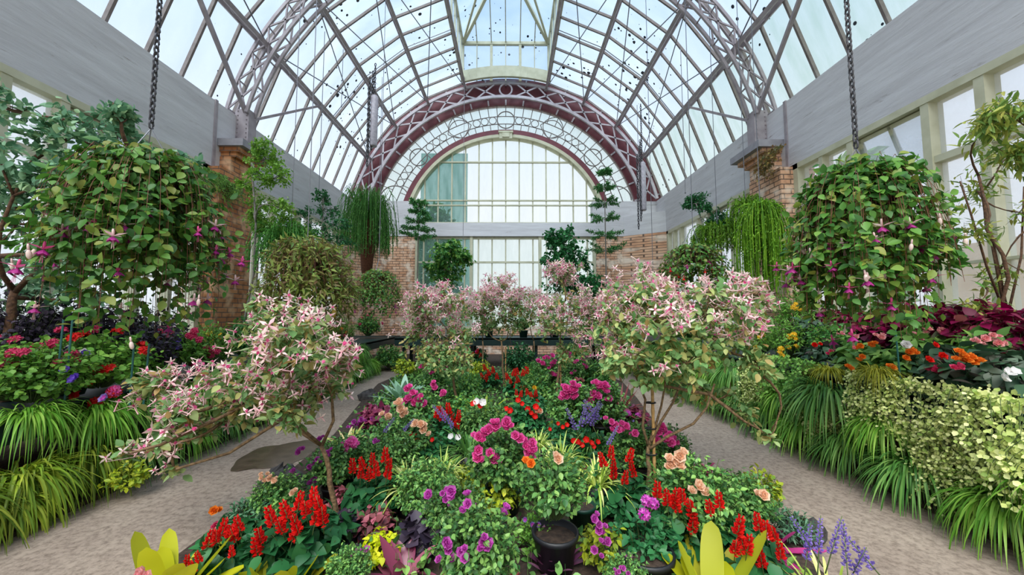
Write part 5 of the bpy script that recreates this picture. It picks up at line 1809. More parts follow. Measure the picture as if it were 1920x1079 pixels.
# ------------------------------------------------------------------ the centre bed, from the front to the back
# kind, name, category, px, py (middle of the plant), size, label, blooms, blooms at seen spots, lift of the base
BED = [
    ('broy', 'yellow_bromeliad', 'bromeliad', 315, 1072, 1.3, 'yellow bromeliad cropped at the bottom left of the bed', [], [('rose_coral', [(268, 1078)])]),
    ('broy', 'yellow_bromeliad', 'bromeliad', 530, 1080, 1.0, 'yellow bromeliad at the bottom edge before the largest scarlet salvia', [], []),
    ('broy', 'yellow_bromeliad', 'bromeliad', 1335, 1078, 1.35, 'big yellow bromeliad at the bottom right with one tall leaf', [], []),
    ('salvia', 'scarlet_salvia', 'salvia', 575, 1008, 1.1, 'largest scarlet salvia beside the trunk of the leaning fuchsia', [], [('salvia', [(490, 1022), (512, 985), (540, 975), (558, 958), (575, 968), (588, 952), (602, 962), (530, 1000), (560, 1000), (590, 985), (548, 1015), (606, 985), (483, 1040)])]),
    ('salvia', 'scarlet_salvia', 'salvia', 437, 1032, .85, 'scarlet salvia left of the largest one at the path edge', [], [('salvia', [(388, 1028), (415, 1006), (430, 1012), (450, 998), (442, 1015), (405, 1020)])]),
    ('salvia', 'scarlet_salvia', 'salvia', 385, 1075, .6, 'small scarlet salvia behind the bottom left bromeliad', [], [('salvia', [(350, 1062), (375, 1056), (435, 1045), (362, 1075)])]),
    ('salvia', 'scarlet_salvia', 'salvia', 700, 925, .8, 'compact scarlet salvia right of the leaning fuchsia trunk', [], [('salvia', [(662, 886), (682, 880), (698, 872), (705, 895), (722, 868), (728, 882), (676, 898), (725, 898), (692, 900)])]),
    ('salvia', 'scarlet_salvia', 'salvia', 1160, 922, .8, 'scarlet salvia just left of the large right fuchsia trunk', [], [('salvia', [(1133, 876), (1145, 862), (1150, 884), (1170, 908), (1178, 868), (1186, 884), (1150, 900), (1190, 896)])]),
    ('salvia', 'scarlet_salvia', 'salvia', 1285, 1000, .95, 'scarlet salvia right of the black rimmed pot', [], [('salvia', [(1232, 936), (1252, 950), (1264, 946), (1280, 945), (1270, 960), (1298, 968), (1304, 988), (1298, 1000)])]),
    ('salvia', 'scarlet_salvia', 'salvia', 1400, 1045, .95, 'scarlet salvia in front of the magenta bromeliad', [], [('salvia', [(1333, 965), (1350, 955), (1382, 1005), (1394, 1025), (1400, 1040), (1424, 996), (1438, 1008), (1455, 1016), (1464, 1050), (1430, 1065), (1378, 1040)])]),
    ('brop', 'magenta_bromeliad', 'bromeliad', 1440, 990, 1.25, 'magenta bromeliad by the edge of the right path', [], []),
    ('spiderv', 'lilyturf', 'lilyturf', 1555, 1082, .85, 'striped lilyturf with violet spikes in the bottom right corner', [], [('lav', [(1535, 1040), (1522, 1030), (1558, 1040), (1588, 1062), (1640, 1068), (1600, 1075), (1512, 1050)])]),
    ('bromd' if False else 'brod', 'purple_bromeliad', 'bromeliad', 1035, 1035, 1.0, 'purple brown bromeliad at the bottom middle of the bed', [], []),
    ('brom', 'maroon_bromeliad', 'bromeliad', 755, 1048, 1.0, 'broad leaved maroon bromeliad left of the purple rose pot', [], []),
    ('bror', 'red_bromeliad', 'bromeliad', 850, 1082, .7, 'small red tipped bromeliad below the purple rose', [], []),
    ('bror', 'red_bromeliad', 'bromeliad', 948, 1085, .6, 'red tipped bromeliad between the rose pot and the purple bromeliad', [], []),
    ('rose', 'potted_rose', 'rose', 890, 1010, 1.0, 'big lilac rose in a dark pot at the front of the bed', [('rose_mag', 4)], [('rose_mag', [(805, 928), (878, 946), (905, 1018), (912, 1024), (866, 1036), (840, 1032), (836, 1018), (846, 922)])]),
    ('golden', 'golden_shrub', 'shrub', 925, 925, .75, 'yellow green shrub above the lilac rose', [], []),
    ('rose', 'potted_rose', 'rose', 850, 940, .7, 'lilac rose left of the yellow green shrub', [], [('rose_mag', [(800, 930), (830, 926), (836, 938), (848, 918), (880, 942), (874, 952)])]),
    ('rose_pot', 'potted_rose', 'rose', 1040, 893, .85, 'apricot rose standing in a black pot with its soil showing', [], [('rose_peach', [(1046, 862)]), ('rose_orange', [(995, 870)])]),
    ('limebush', 'lime_rose', 'rose', 1135, 1025, .9, 'lime leaved plant with lilac blooms right of the purple bromeliad', [], [('rose_mag', [(1113, 974), (1123, 985), (1124, 996), (1137, 1016), (1115, 1032), (1170, 1045)])]),
    ('petun', 'petunia', 'petunia', 1008, 1000, .5, 'pale violet petunias before the black pot of the apricot rose', [], [('petl', [(985, 975), (998, 985), (1010, 985), (1024, 1018)])]),
    ('maroon', 'maroon_foliage_plant', 'foliage plant', 1055, 1008, .42, 'tiny maroon leaved plant under the black pot of the apricot rose', [], []),
    ('darkp', 'dark_heuchera', 'heuchera', 790, 992, 1.0, 'blackish purple heuchera left of the lilac rose', [], []),
    ('darkp', 'dark_heuchera', 'heuchera', 658, 985, .7, 'blackish purple heuchera at the foot of the leaning fuchsia', [], []),
    ('darkp', 'dark_heuchera', 'heuchera', 622, 1052, .6, 'blackish purple heuchera at the bottom beside the largest salvia', [], []),
    ('coleus', 'coleus', 'coleus', 708, 982, .75, 'pink and brown coleus between the dark heucheras', [], []),
    ('lime', 'lime_coleus', 'coleus', 715, 1025, .62, 'bright lime coleus left of the maroon bromeliad', [], [('ger_mgt', [(672, 1035), (688, 1030), (664, 1042)])]),
    ('rose', 'potted_rose', 'rose', 655, 1060, .5, 'small green rose at the bottom beside the lime coleus', [], []),
    ('smallred', 'potted_impatiens', 'impatiens', 1205, 1015, .85, 'leafy plant in the black rimmed pot with a lilac bloom cluster', [], [('ger_mgt', [(1212, 940), (1225, 945), (1208, 965)])]),
    ('rose', 'potted_rose', 'rose', 1175, 1075, .5, 'pale lilac rose at the bottom beside the yellow bromeliad', [], [('rose_mag', [(1160, 1072), (1178, 1076), (1168, 1066)])]),
    ('rose', 'potted_rose', 'rose', 1300, 920, .95, 'peach rose by the right path edge with purple leaves behind', [], [('rose_peach', [(1258, 872), (1270, 868), (1274, 856), (1308, 912), (1430, 930)])]),
    ('brog', 'lime_bromeliad', 'bromeliad', 1300, 885, 1.0, 'lime green bromeliad behind the peach rose at the right path', [], []),
    ('maroon', 'maroon_foliage_plant', 'foliage plant', 1325, 900, .6, 'purple leaved plant beside the lime green bromeliad', [], []),
    ('limebush', 'lime_shrub', 'shrub', 1425, 912, .75, 'low lime shrub at the edge of the right path', [], []),
    ('rose', 'potted_rose', 'rose', 1395, 930, .7, 'dark leaved rose by the right path with one white bloom', [], [('rose_white', [(1432, 930)])]),
    ('greyf', 'feathery_plant', 'feathery plant', 1480, 985, .7, 'feathery grey green plant at the right path edge', [], []),
    ('rose', 'potted_rose', 'rose', 628, 866, .75, 'magenta rose behind the leaning fuchsia trunk', [], [('rose_mag', [(568, 842), (600, 824), (588, 870), (580, 876), (552, 884), (596, 862), (615, 850), (560, 850), (590, 898), (582, 906)])]),
    ('rose', 'potted_rose', 'rose', 660, 848, .75, 'magenta rose right of the leaning fuchsia with tight flower heads', [], [('ger_mag', [(645, 835), (655, 830), (666, 832), (650, 842), (660, 826)])]),
    ('greyf', 'feathery_plant', 'feathery plant', 480, 965, .9, 'feathery green plant at the left path edge before the rock', [], [('rose_crim', [(408, 985)]), ('rose_orange', [(402, 958)])]),
    ('rose', 'potted_rose', 'rose', 520, 925, .6, 'peach rose at the left path beside the rock', [], [('rose_peach', [(492, 896), (505, 898), (515, 902), (550, 925)])]),
    ('greyf', 'feathery_plant', 'feathery plant', 430, 1000, .6, 'low tufted plant between salvia and left path', [], [('rose_coral', [(412, 984), (398, 998)])]),
    ('brom', 'maroon_bromeliad', 'bromeliad', 590, 940, .6, 'maroon bromeliad behind the largest scarlet salvia', [], []),
    ('coleus', 'coleus', 'coleus', 645, 940, .6, 'brown coleus behind the foot of the leaning fuchsia', [], []),
    ('spiderv', 'spider_plant', 'spider plant', 770, 868, .85, 'striped spider plant right of the compact scarlet salvia', [], []),
    ('spiderv', 'spider_plant', 'spider plant', 830, 862, .7, 'striped spider plant left of the pink rose in a green pot', [], []),
    ('rose_g', 'potted_rose', 'rose', 945, 848, 1.0, 'bright pink rose in a green pot at the middle of the bed', [], [('rose_pink', [(897, 820), (908, 812), (918, 806), (930, 800), (945, 795), (952, 792), (985, 838), (996, 832), (1002, 842), (990, 850), (895, 845), (897, 860), (918, 852), (924, 862), (934, 864), (967, 818), (976, 824), (998, 862)])]),
    ('spiderv', 'spider_plant', 'spider plant', 1050, 835, .85, 'striped spider plant right of the pink rose in a green pot', [], []),
    ('smallred', 'impatiens', 'impatiens', 1095, 845, .9, 'red impatiens behind the left of the large fuchsia trunk', [], [('red5', [(1075, 828), (1084, 830), (1100, 826), (1108, 832), (1112, 838), (1120, 830), (1090, 836)])]),
    ('spiderv', 'spider_plant', 'spider plant', 1120, 870, .75, 'striped spider plant behind the salvia by the large fuchsia', [], [('lav', [(1140, 835)])]),
    ('lirio', 'lilyturf', 'lilyturf', 1110, 812, .95, 'lilyturf with a row of lavender spikes right of the middle', [], [('lav', [(1088, 800), (1096, 795), (1105, 792), (1115, 790), (1124, 788), (1080, 806), (1112, 800)])]),
    ('golden', 'golden_shrub', 'shrub', 870, 895, .5, 'low golden shrub beside the striped spider plant', [], []),
    ('rose', 'potted_rose', 'rose', 800, 905, .75, 'flowerless green rose in the middle left of the bed', [], []),
    ('rose', 'potted_rose', 'rose', 1190, 830, .9, 'large pink rose behind the trunk of the large right fuchsia', [], [('rose_pink', [(1146, 792), (1155, 798), (1158, 806), (1165, 795), (1190, 813), (1240, 800), (1235, 812), (1250, 822), (1258, 830), (1230, 826), (1174, 800)])]),
    ('rose', 'potted_rose', 'rose', 1255, 830, .7, 'magenta rose between the large fuchsia and right path', [], [('rose_pink', [(1248, 812), (1262, 824), (1256, 834), (1270, 830)])]),
    ('brok', 'striped_bromeliad', 'bromeliad', 650, 818, .9, 'cream and green striped bromeliad at the left path edge', [], []),
    ('maroon', 'maroon_foliage_plant', 'foliage plant', 705, 782, .95, 'maroon leaved plant with magenta blooms at the left edge', [], [('rose_mag', [(665, 792), (678, 788), (698, 786), (702, 800), (660, 800)])]),
    ('rose', 'potted_rose', 'rose', 755, 808, 1.0, 'peach rose right of the maroon leaved plant', [], [('rose_peach', [(780, 795), (790, 797), (796, 806), (752, 768), (756, 778), (728, 782), (750, 756)])]),
    ('smallred', 'impatiens', 'impatiens', 800, 838, .9, 'red impatiens below the peach rose', [], [('red5', [(770, 815), (778, 820), (785, 828), (775, 826), (812, 826)]), ('white5', [(846, 820), (858, 822)])]),
    ('smallred', 'scarlet_bedding', 'bedding plant', 845, 800, 1.0, 'scarlet bedding plant at the foot of the dark forked trunk', [], [('salvia', [(818, 785), (826, 782), (842, 778), (848, 800), (860, 790), (856, 804), (830, 790)])]),
    ('lirio', 'lilyturf', 'lilyturf', 880, 808, 1.0, 'dark lilyturf right of the dark forked trunk', [], [('lav', [(836, 790), (850, 802)])]),
    ('agave', 'silver_leaved_plant', 'foliage plant', 757, 722, 1.15, 'silver green strap leaved plant at the left path edge', [], []),
    ('rose', 'potted_rose', 'rose', 790, 762, 1.0, 'pink rose between the silver leaved plant and dark trunk', [], [('rose_pink', [(762, 730), (774, 738), (766, 748), (780, 750), (790, 744), (788, 752), (797, 758), (778, 756), (760, 752), (812, 722), (816, 728), (830, 738)])]),
    ('rose', 'potted_rose', 'rose', 815, 705, 1.0, 'pink rose behind the silver leaved plant', [], [('rose_pink', [(838, 692), (842, 698), (805, 692), (790, 688), (798, 684), (826, 676), (808, 700)])]),
    ('petun', 'verbena', 'verbena', 795, 695, .7, 'lilac verbena behind the silver leaved plant', [], [('ger_mgt', [(792, 686), (800, 690), (786, 692), (806, 698)])]),
    ('spidery', 'golden_grass', 'grass', 905, 752, 1.15, 'bright yellow green grass clump in the middle of the bed', [], []),
    ('bush', 'leafy_shrub', 'shrub', 875, 770, .8, 'green leafy shrub left of the yellow green grass clump', [], []),
    ('rose', 'potted_rose', 'rose', 905, 790, .9, 'dark green rose under the yellow green grass clump', [], [('white5', [(895, 755), (905, 756)]), ('red5', [(888, 758), (900, 762)])]),
    ('smallred', 'impatiens', 'impatiens', 990, 780, 1.0, 'orange red impatiens right of the middle trunk', [], [('red5', [(950, 768), (958, 772), (972, 752), (978, 758), (990, 768), (996, 776), (1004, 764), (1010, 770), (1002, 782)]), ('rose_peach', [(1012, 772)])]),
    ('salvia', 'scarlet_salvia', 'salvia', 970, 728, .9, 'scarlet salvia at the foot of the middle fuchsia trunk', [], [('salvia', [(952, 712), (962, 706), (970, 704), (980, 706), (988, 702), (958, 720), (972, 718), (966, 730), (978, 734), (984, 730)])]),
    ('salvia', 'scarlet_salvia', 'salvia', 1000, 752, .8, 'scarlet salvia behind the orange red impatiens', [], [('salvia', [(968, 742), (976, 745), (990, 742), (996, 748), (1004, 745), (1010, 760)])]),
    ('smallred', 'scarlet_bedding', 'bedding plant', 920, 712, .9, 'scarlet bedding plant left of the middle fuchsia trunk', [], [('salvia', [(910, 695), (918, 705), (925, 700), (932, 712), (914, 715), (905, 712)])]),
    ('dkbush', 'clipped_shrub', 'shrub', 972, 672, 1.25, 'rounded dark green shrub right behind the middle fuchsia trunk', [], []),
    ('bush', 'leafy_shrub', 'shrub', 1010, 730, .9, 'grey green shrub left of the tied upright fuchsia', [], [('rose_yel', [(1001, 728)])]),
    ('rose', 'potted_rose', 'rose', 1030, 690, 1.1, 'magenta rose left of the tied upright fuchsia', [], [('rose_pink', [(1010, 678), (1018, 682), (1028, 672), (1035, 668), (1038, 680), (1030, 690), (1045, 700), (1048, 706), (1036, 702), (1020, 672)])]),
    ('rose', 'potted_rose', 'rose', 1085, 690, 1.1, 'pink rose behind the right of the tied upright fuchsia', [], [('rose_pink', [(1070, 672), (1078, 680), (1092, 674), (1098, 688), (1076, 698), (1068, 664), (1104, 668)])]),
    ('rose_g', 'potted_rose', 'rose', 1075, 752, 1.1, 'pink rose in a green pot right of the tied upright fuchsia', [], [('rose_pink', [(1056, 740), (1062, 735), (1068, 732), (1064, 744), (1077, 730), (1078, 742), (1060, 728), (1075, 720)])]),
    ('rose', 'potted_rose', 'rose', 1125, 752, 1.1, 'pink rose left of the brown cordyline', [], [('rose_pink', [(1117, 718), (1124, 724), (1130, 728), (1112, 738), (1120, 744), (1104, 758), (1108, 752), (1142, 748), (1100, 762), (1134, 722)])]),
    ('cord', 'brown_cordyline', 'cordyline', 1160, 748, 1.0, 'spiky brown cordyline at the right path edge', [], []),
    ('maroon', 'maroon_foliage_plant', 'foliage plant', 1185, 785, .8, 'reddish leaved plant right of the brown cordyline', [], [('ger_mgt', [(1178, 776), (1196, 780)])]),
    ('limebush', 'lime_shrub', 'shrub', 1052, 800, .7, 'lime shrub at the foot of the tied upright fuchsia', [], []),
    ('smallred', 'impatiens', 'impatiens', 1045, 815, .7, 'red impatiens with pale stems before the lime shrub', [], [('red5', [(1045, 795), (1056, 802), (1030, 806), (1062, 798)])]),
    ('smallred', 'scarlet_bedding', 'bedding plant', 895, 668, 1.1, 'scarlet bedding plant behind the dark forked trunk', [], [('salvia', [(870, 664), (878, 662), (888, 670), (900, 672), (894, 664)]), ('rose_pink', [(877, 678), (882, 664), (893, 660)])]),
    ('golden', 'golden_shrub', 'shrub', 900, 692, 1.0, 'golden green shrub between the two middle trunks', [], []),
    ('bush', 'leafy_shrub', 'shrub', 865, 735, .9, 'mid green shrub right of the dark forked trunk', [], []),
    ('bush', 'leafy_shrub', 'shrub', 1000, 700, .8, 'fine leaved green shrub before the rounded dark one', [], [('red5', [(985, 690), (990, 696)])]),
    ('limebush', 'lime_shrub', 'shrub', 760, 690, 1.3, 'yellow green shrub at the far left corner of the bed', [], []),
    ('bush', 'leafy_shrub', 'shrub', 1120, 705, 1.0, 'green shrub behind the brown cordyline', [], [('rose_coral', [(1092, 714), (1080, 712)])]),
    ('maroon', 'maroon_foliage_plant', 'foliage plant', 1100, 890, .5, 'dark brown leaved plant behind the dark green pot', [], []),
    ('lirio', 'lilyturf', 'lilyturf', 1255, 880, .8, 'dark lilyturf right of the large fuchsia trunk', [], []),
    ('maroon', 'maroon_foliage_plant', 'foliage plant', 1230, 845, .5, 'purple leaved plant with violet blooms behind the large fuchsia trunk', [], [('lav5', [(1168, 828), (1186, 790)])]),
    ('spiderv', 'spider_plant', 'spider plant', 1010, 815, .6, 'small striped spider plant behind the apricot rose', [], []),
    ('rose', 'potted_rose', 'rose', 730, 850, .8, 'dark leaved rose with lilac spikes at the left of the bed', [], [('lav', [(720, 812), (757, 808)]), ('rose_mag', [(705, 828)])]),
    ('bush', 'leafy_shrub', 'shrub', 880, 720, .7, 'pale green shrub behind the yellow green grass clump', [], []),
]
for i, row in enumerate(BED):
    key, nm, cat, px, py, s_, lab, bl, fl = row
    s_ *= 1.0 if key[:3] == 'bro' or (py > 950 and key[:3] not in ('spi', 'lir')) else 1.5 if key in ('spiderv', 'spidery', 'lirio', 'agave', 'cord', 'brok') else 1.2
    h = KIND[key][0].h * s_
    zb = 0.2 if key in ('spiderv', 'spidery', 'lirio', 'cord', 'brok') and py < 1000 else 0.035  # these stand in small pots
    loc = ground(px, py, h, zb)
    t = plant(key, nm, lab, cat, loc, s_, blooms=bl, fl=fl, bs=1.0 if loc[1] < 3.5 else 1.15)
    if zb > 0.1:
        hh = (zb - 0.035) / s_
        pp = obj('pot', MB().lathe([(0, 0), (0.055, 0), (0.075, hh + 0.02), (0.068, hh + 0.02), (0.066, hh + 0.005), (0, hh + 0.005)], 16).mesh('pot', 'potb', True), t, (0, 0, -hh))


def pot(px, py, r, h, mat, label, nm='plant_pot'):
    w = ground(px, py, h, 0.04)
    t = thing(nm, label, 'pot', w)
    b = MB().lathe([(0.0, 0.0), (r * 0.78, 0.0), (r * 0.95, h * 0.84), (r * 1.04, h * 0.85), (r * 1.05, h), (r * 0.96, h), (r * 0.93, h * 0.86), (0.0, h * 0.85)], 28)
    pb = obj('pot_body', b.mesh('pot_body', mat, True), t)
    obj('soil', MB().lathe([(0.0, h * 0.88), (r * 0.93, h * 0.87)], 20).mesh('soil', 'soil'), pb)


pot(1090, 945, 0.085, 0.15, 'potg', 'dark green plant pot tucked beside the black pot of the apricot rose')
pot(1210, 1032, 0.13, 0.17, 'potb', 'wide black rimmed pot before the large fuchsia')

# ------------------------------------------------------------------ planting along the paths
ORD = ['nearest', 'second', 'third', 'fourth', 'fifth', 'sixth', 'seventh', 'eighth', 'ninth', 'tenth', 'eleventh', 'twelfth', 'thirteenth', 'fourteenth', 'fifteenth']
for k_ in ('hangd', 'hangf', 'hangy'):
    strapkind(k_, {'hangd': 'strapd', 'hangf': 'strapf', 'hangy': 'strapg'}[k_], 300, 0.42, 0.0068, (0.0, 1.15), (0.55, 1.35), None, 7, 0.14, side=(-1.571, 1.0))
RW, LWR = -math.pi / 2, math.pi / 2
# right: an upper row of ivy and grassy plants trailing from the bench, a lower row of spider plants
ys = np.arange(1.55, 8.4, 0.47)
up = ['ivy', 'ivy', 'ivy', 'ivy', 'hangd', 'ivyg', 'ivy', 'hangd', 'hangf', 'ivy', 'hangd', 'hangf', 'hangd', 'hangd', 'hangf']
for i, y in enumerate(ys):
    key = up[i % len(up)]
    x = 3.1 - 0.04 * math.sin(i * 2.1)
    iv = key.startswith('ivy')
    lab = ('cream and green ivy' if key == 'ivy' else 'green ivy' if key == 'ivyg' else 'green spider plant') + ' trailing from the right bench, %s from the front' % ORD[i]
    plant(key, 'trailing_ivy' if iv else 'spider_plant', lab, 'ivy' if iv else 'spider plant', (x, float(y), 0.80 if iv else 0.66), 1.05 + 0.15 * math.sin(i * 1.7), RW, 'plants trailing from the right bench')
for i, y in enumerate(np.arange(1.75, 8.4, 0.5)):
    key = ('hangd', 'hangf', 'hangd')[i % 3]
    plant(key, 'spider_plant', 'arching spider plant low at the edge of the right path, %s from the front' % ORD[i], 'spider plant', (3.08, float(y), 0.27), 0.95, RW, 'spider plants along the right path')
    if i < 12:
        plant('ivy' if i % 2 else 'hangf', 'trailing_ivy' if i % 2 else 'spider_plant', ('cream ivy' if i % 2 else 'bright green spider plant') + ' halfway down the right bench front, %s from the front' % ORD[i], 'ivy' if i % 2 else 'spider plant', (3.09, float(y) + 0.22, 0.5), 0.85, RW, 'plants on the right bench front')
for px, py, lab in ((1555, 698, 'golden grass tuft spilling over the right bench, farther of two'), (1645, 700, 'golden grass tuft spilling over the right bench, nearer of two')):
    w = atZ(px, py, 0.86)
    w[0] = 3.0
    r = ray(px, py)
    w = CP + r * (3.04 - CP[0]) / r[0]
    plant('goldg', 'golden_grass', lab, 'grass', tuple(w), 1.0)
# left: near ground plants, then tall hanging walls of grass farther back
for i, y in enumerate(np.arange(1.4, 3.0, 0.38)):
    plant('hangy', 'spider_plant', 'yellow green spider plant at the left path edge, %s from the front' % ORD[i], 'spider plant', (-3.06, float(y), 0.3), 1.0, LWR, 'yellow spider plants by the left path')
for i, y in enumerate(np.arange(1.55, 2.9, 0.45)):
    plant('hangy', 'spider_plant', 'low yellow green spider plant spilling on the left path, %s from the front' % ORD[i], 'spider plant', (-3.0, float(y), 0.17), 0.75, LWR, 'low yellow spider plants by the left path')
w = ground(238, 893, 0.16)
plant('limebush', 'parsley_like_plant', 'fresh green crinkled plant at the end of the yellow spider plants', 'foliage plant', (w[0], w[1], 0.03), 0.85)
for i, y in enumerate(np.arange(3.2, 8.4, 0.47)):
    plant(('hangd', 'hangf')[i % 2], 'spider_plant', 'dark green spider plant low at the edge of the left path, %s from the front' % ORD[i], 'spider plant', (-3.02, float(y), 0.26), 0.95, LWR, 'spider plants along the left path')
for i, y in enumerate(np.arange(3.0, 8.4, 0.45)):
    plant(('hangf', 'hangd')[i % 2], 'spider_plant', 'spider plant hanging from the left bench edge, %s from the front' % ORD[i], 'spider plant', (-3.1, float(y), 0.6), 1.0, LWR, 'spider plants hanging from the left bench')
for i, (px, py, s_) in enumerate(((55, 775, .8), (140, 790, .6))):
    r = ray(px, py)
    w = CP + r * (-3.12 - CP[0]) / r[0]
    plant('hangf', 'spider_plant', 'fine trailing spider plant under the geraniums, %s from the front' % ORD[i], 'spider plant', tuple(w), s_, LWR)


def onbench(key, nm, cat, px, py, s_, lab, bl, fl, zb, X):
    """a potted plant on a bench, in the row at X, as high as it stands in the photo"""
    r = ray(px, py)
    w = CP + r * (X - CP[0]) / r[0]
    s_ *= 1.1
    h = KIND[key][0].h * s_
    z = max(zb, w[2] - h)
    loc = (X, float(w[1]), zb)
    t = plant(key, nm, lab, cat, (X, float(w[1]), float(z)), s_, blooms=bl, fl=fl)
    if z > zb + 0.03:
        hh = (z - zb) / s_
        obj('pot', MB().lathe([(0, 0), (0.07, 0), (0.095, hh + 0.03), (0.085, hh + 0.03), (0, hh)], 16).mesh('pot', 'potg', True), t, (0, 0, -hh))


XR = iter([3.3, 3.35, 3.45, 3.4, 3.4, 3.35, 3.6, 3.8, 3.7, 3.3, 4.1, 4.0, 4.0, 4.0, 3.9, 4.4, 4.3, 3.5, 3.5, 3.9, 3.7, 4.1, 3.4, 3.5, 3.6])
XLF = iter([-3.4, -3.4, -3.4, -3.25, -3.25, -3.2, -3.9, -3.9, -3.7, -3.4, -3.9, -3.6, -3.5, -4.0, -3.5, -3.6, -3.9, -3.6, -3.7, -3.25])
for row in [
    # right bench, front row
    ('begon', 'begonia', 'begonia', 1620, 672, 1.0, 'orange begonia at the bench edge behind the golden grass', [], [('rose_orange', [(1612, 650), (1632, 648), (1616, 670), (1594, 692)])]),
    ('begon', 'begonia', 'begonia', 1690, 685, 1.0, 'amber begonia with crinkled pale leaves', [], [('rose_orange', [(1704, 662), (1698, 672), (1710, 658), (1672, 690)]), ('rose_white', [(1697, 648)])]),
    ('begond', 'begonia', 'begonia', 1765, 680, 1.0, 'red begonia with dark leaves', [], [('rose_red', [(1765, 669), (1740, 676), (1752, 648), (1772, 672)]), ('rose_crim', [(1756, 696), (1762, 690), (1748, 694)])]),
    ('begond', 'begonia', 'begonia', 1830, 700, 1.1, 'big yellow orange begonia with broad dark leaves', [], [('rose_orange', [(1812, 675), (1824, 680), (1820, 670), (1806, 668)]), ('rose_crim', [(1797, 688)])]),
    ('begond', 'begonia', 'begonia', 1890, 715, 1.0, 'white flowered begonia near the right frame edge', [], [('white5', [(1880, 710), (1890, 700), (1900, 698)])]),
    ('begond', 'begonia', 'begonia', 1545, 668, .9, 'scarlet begonia at the left of the orange one', [], [('rose_red', [(1527, 648), (1537, 646)]), ('rose_crim', [(1558, 660)])]),
    ('begon', 'begonia', 'begonia', 1585, 650, .8, 'pale pink begonia behind the orange one', [], [('rose_coral', [(1604, 632), (1618, 616), (1578, 626)])]),
    ('begon', 'begonia', 'begonia', 1740, 640, 1.0, 'shell pink begonia under the crimson leaves', [], [('rose_coral', [(1740, 617), (1728, 630), (1758, 622), (1722, 628), (1652, 634)])]),
    ('begon', 'begonia', 'begonia', 1850, 650, 1.0, 'salmon pink begonia behind the yellow orange one', [], [('rose_coral', [(1828, 640), (1845, 636), (1860, 630), (1880, 644), (1892, 652), (1870, 646)])]),
    ('fern', 'bronze_fern', 'fern', 1905, 735, 1.0, 'bronze fern at the right edge above the ivy', [], []),
    # right bench, back row of crimson foliage
    ('crimson', 'crimson_foliage_plant', 'foliage plant', 1605, 612, .8, 'crimson leaved plant farthest along the right bench', [], []),
    ('crimson', 'crimson_foliage_plant', 'foliage plant', 1672, 618, .95, 'crimson leaved plant under the right front basket', [], []),
    ('crimson', 'crimson_foliage_plant', 'foliage plant', 1738, 604, .9, 'crimson leaved plant before the thick window mullion', [], []),
    ('crimson', 'crimson_foliage_plant', 'foliage plant', 1830, 612, 1.0, 'crimson leaved plant left of the willow leaved tree', [], []),
    ('crimson', 'crimson_foliage_plant', 'foliage plant', 1910, 630, 1.0, 'crimson leaved plant at the right frame edge', [], []),
    ('crimgreen', 'green_poinsettia', 'foliage plant', 1670, 588, .8, 'broad green leaved plant behind the crimson leaves', [], []),
    ('crimgreen', 'green_poinsettia', 'foliage plant', 1790, 598, .8, 'broad green leaved plant between two crimson plants', [], []),
    ('mari', 'yellow_mimulus', 'mimulus', 1478, 640, 1.0, 'bushy plant with bright yellow blooms along the right bench', [], [('yel', [(1488, 628), (1490, 636), (1480, 632), (1464, 655), (1466, 668), (1478, 652), (1492, 650), (1462, 662)])]),
    ('mari', 'orange_marigold', 'marigold', 1425, 640, 1.0, 'marigold with orange blooms left of the yellow one', [], [('yel', [(1424, 634), (1436, 640), (1418, 652)]), ('ora', [(1430, 628)])]),
    ('mari', 'yellow_daisy', 'daisy', 1495, 585, 1.1, 'yellow flowering shrub behind the yellow mimulus', [], [('yel', [(1492, 572), (1498, 580), (1488, 578)])]),
    ('begond', 'begonia', 'begonia', 1520, 620, .9, 'wine leaved begonia beside the yellow mimulus', [], []),
    ('crimson', 'crimson_foliage_plant', 'foliage plant', 1548, 596, .6, 'small wine leaved plant behind the yellow mimulus', [], []),
    ('mari', 'leafy_bedding', 'bedding plant', 1350, 650, 1.1, 'green bedding plant with red blooms behind the large fuchsia', [('red5', 6)], []),
    ('bush', 'leafy_shrub', 'shrub', 1290, 640, 1.2, 'green shrub far along the right bench', [], []),
    ('bush', 'leafy_shrub', 'shrub', 1560, 640, .8, 'small green shrub beside the scarlet begonia', [], []),
]:
    onbench(*row, ZR, next(XR))
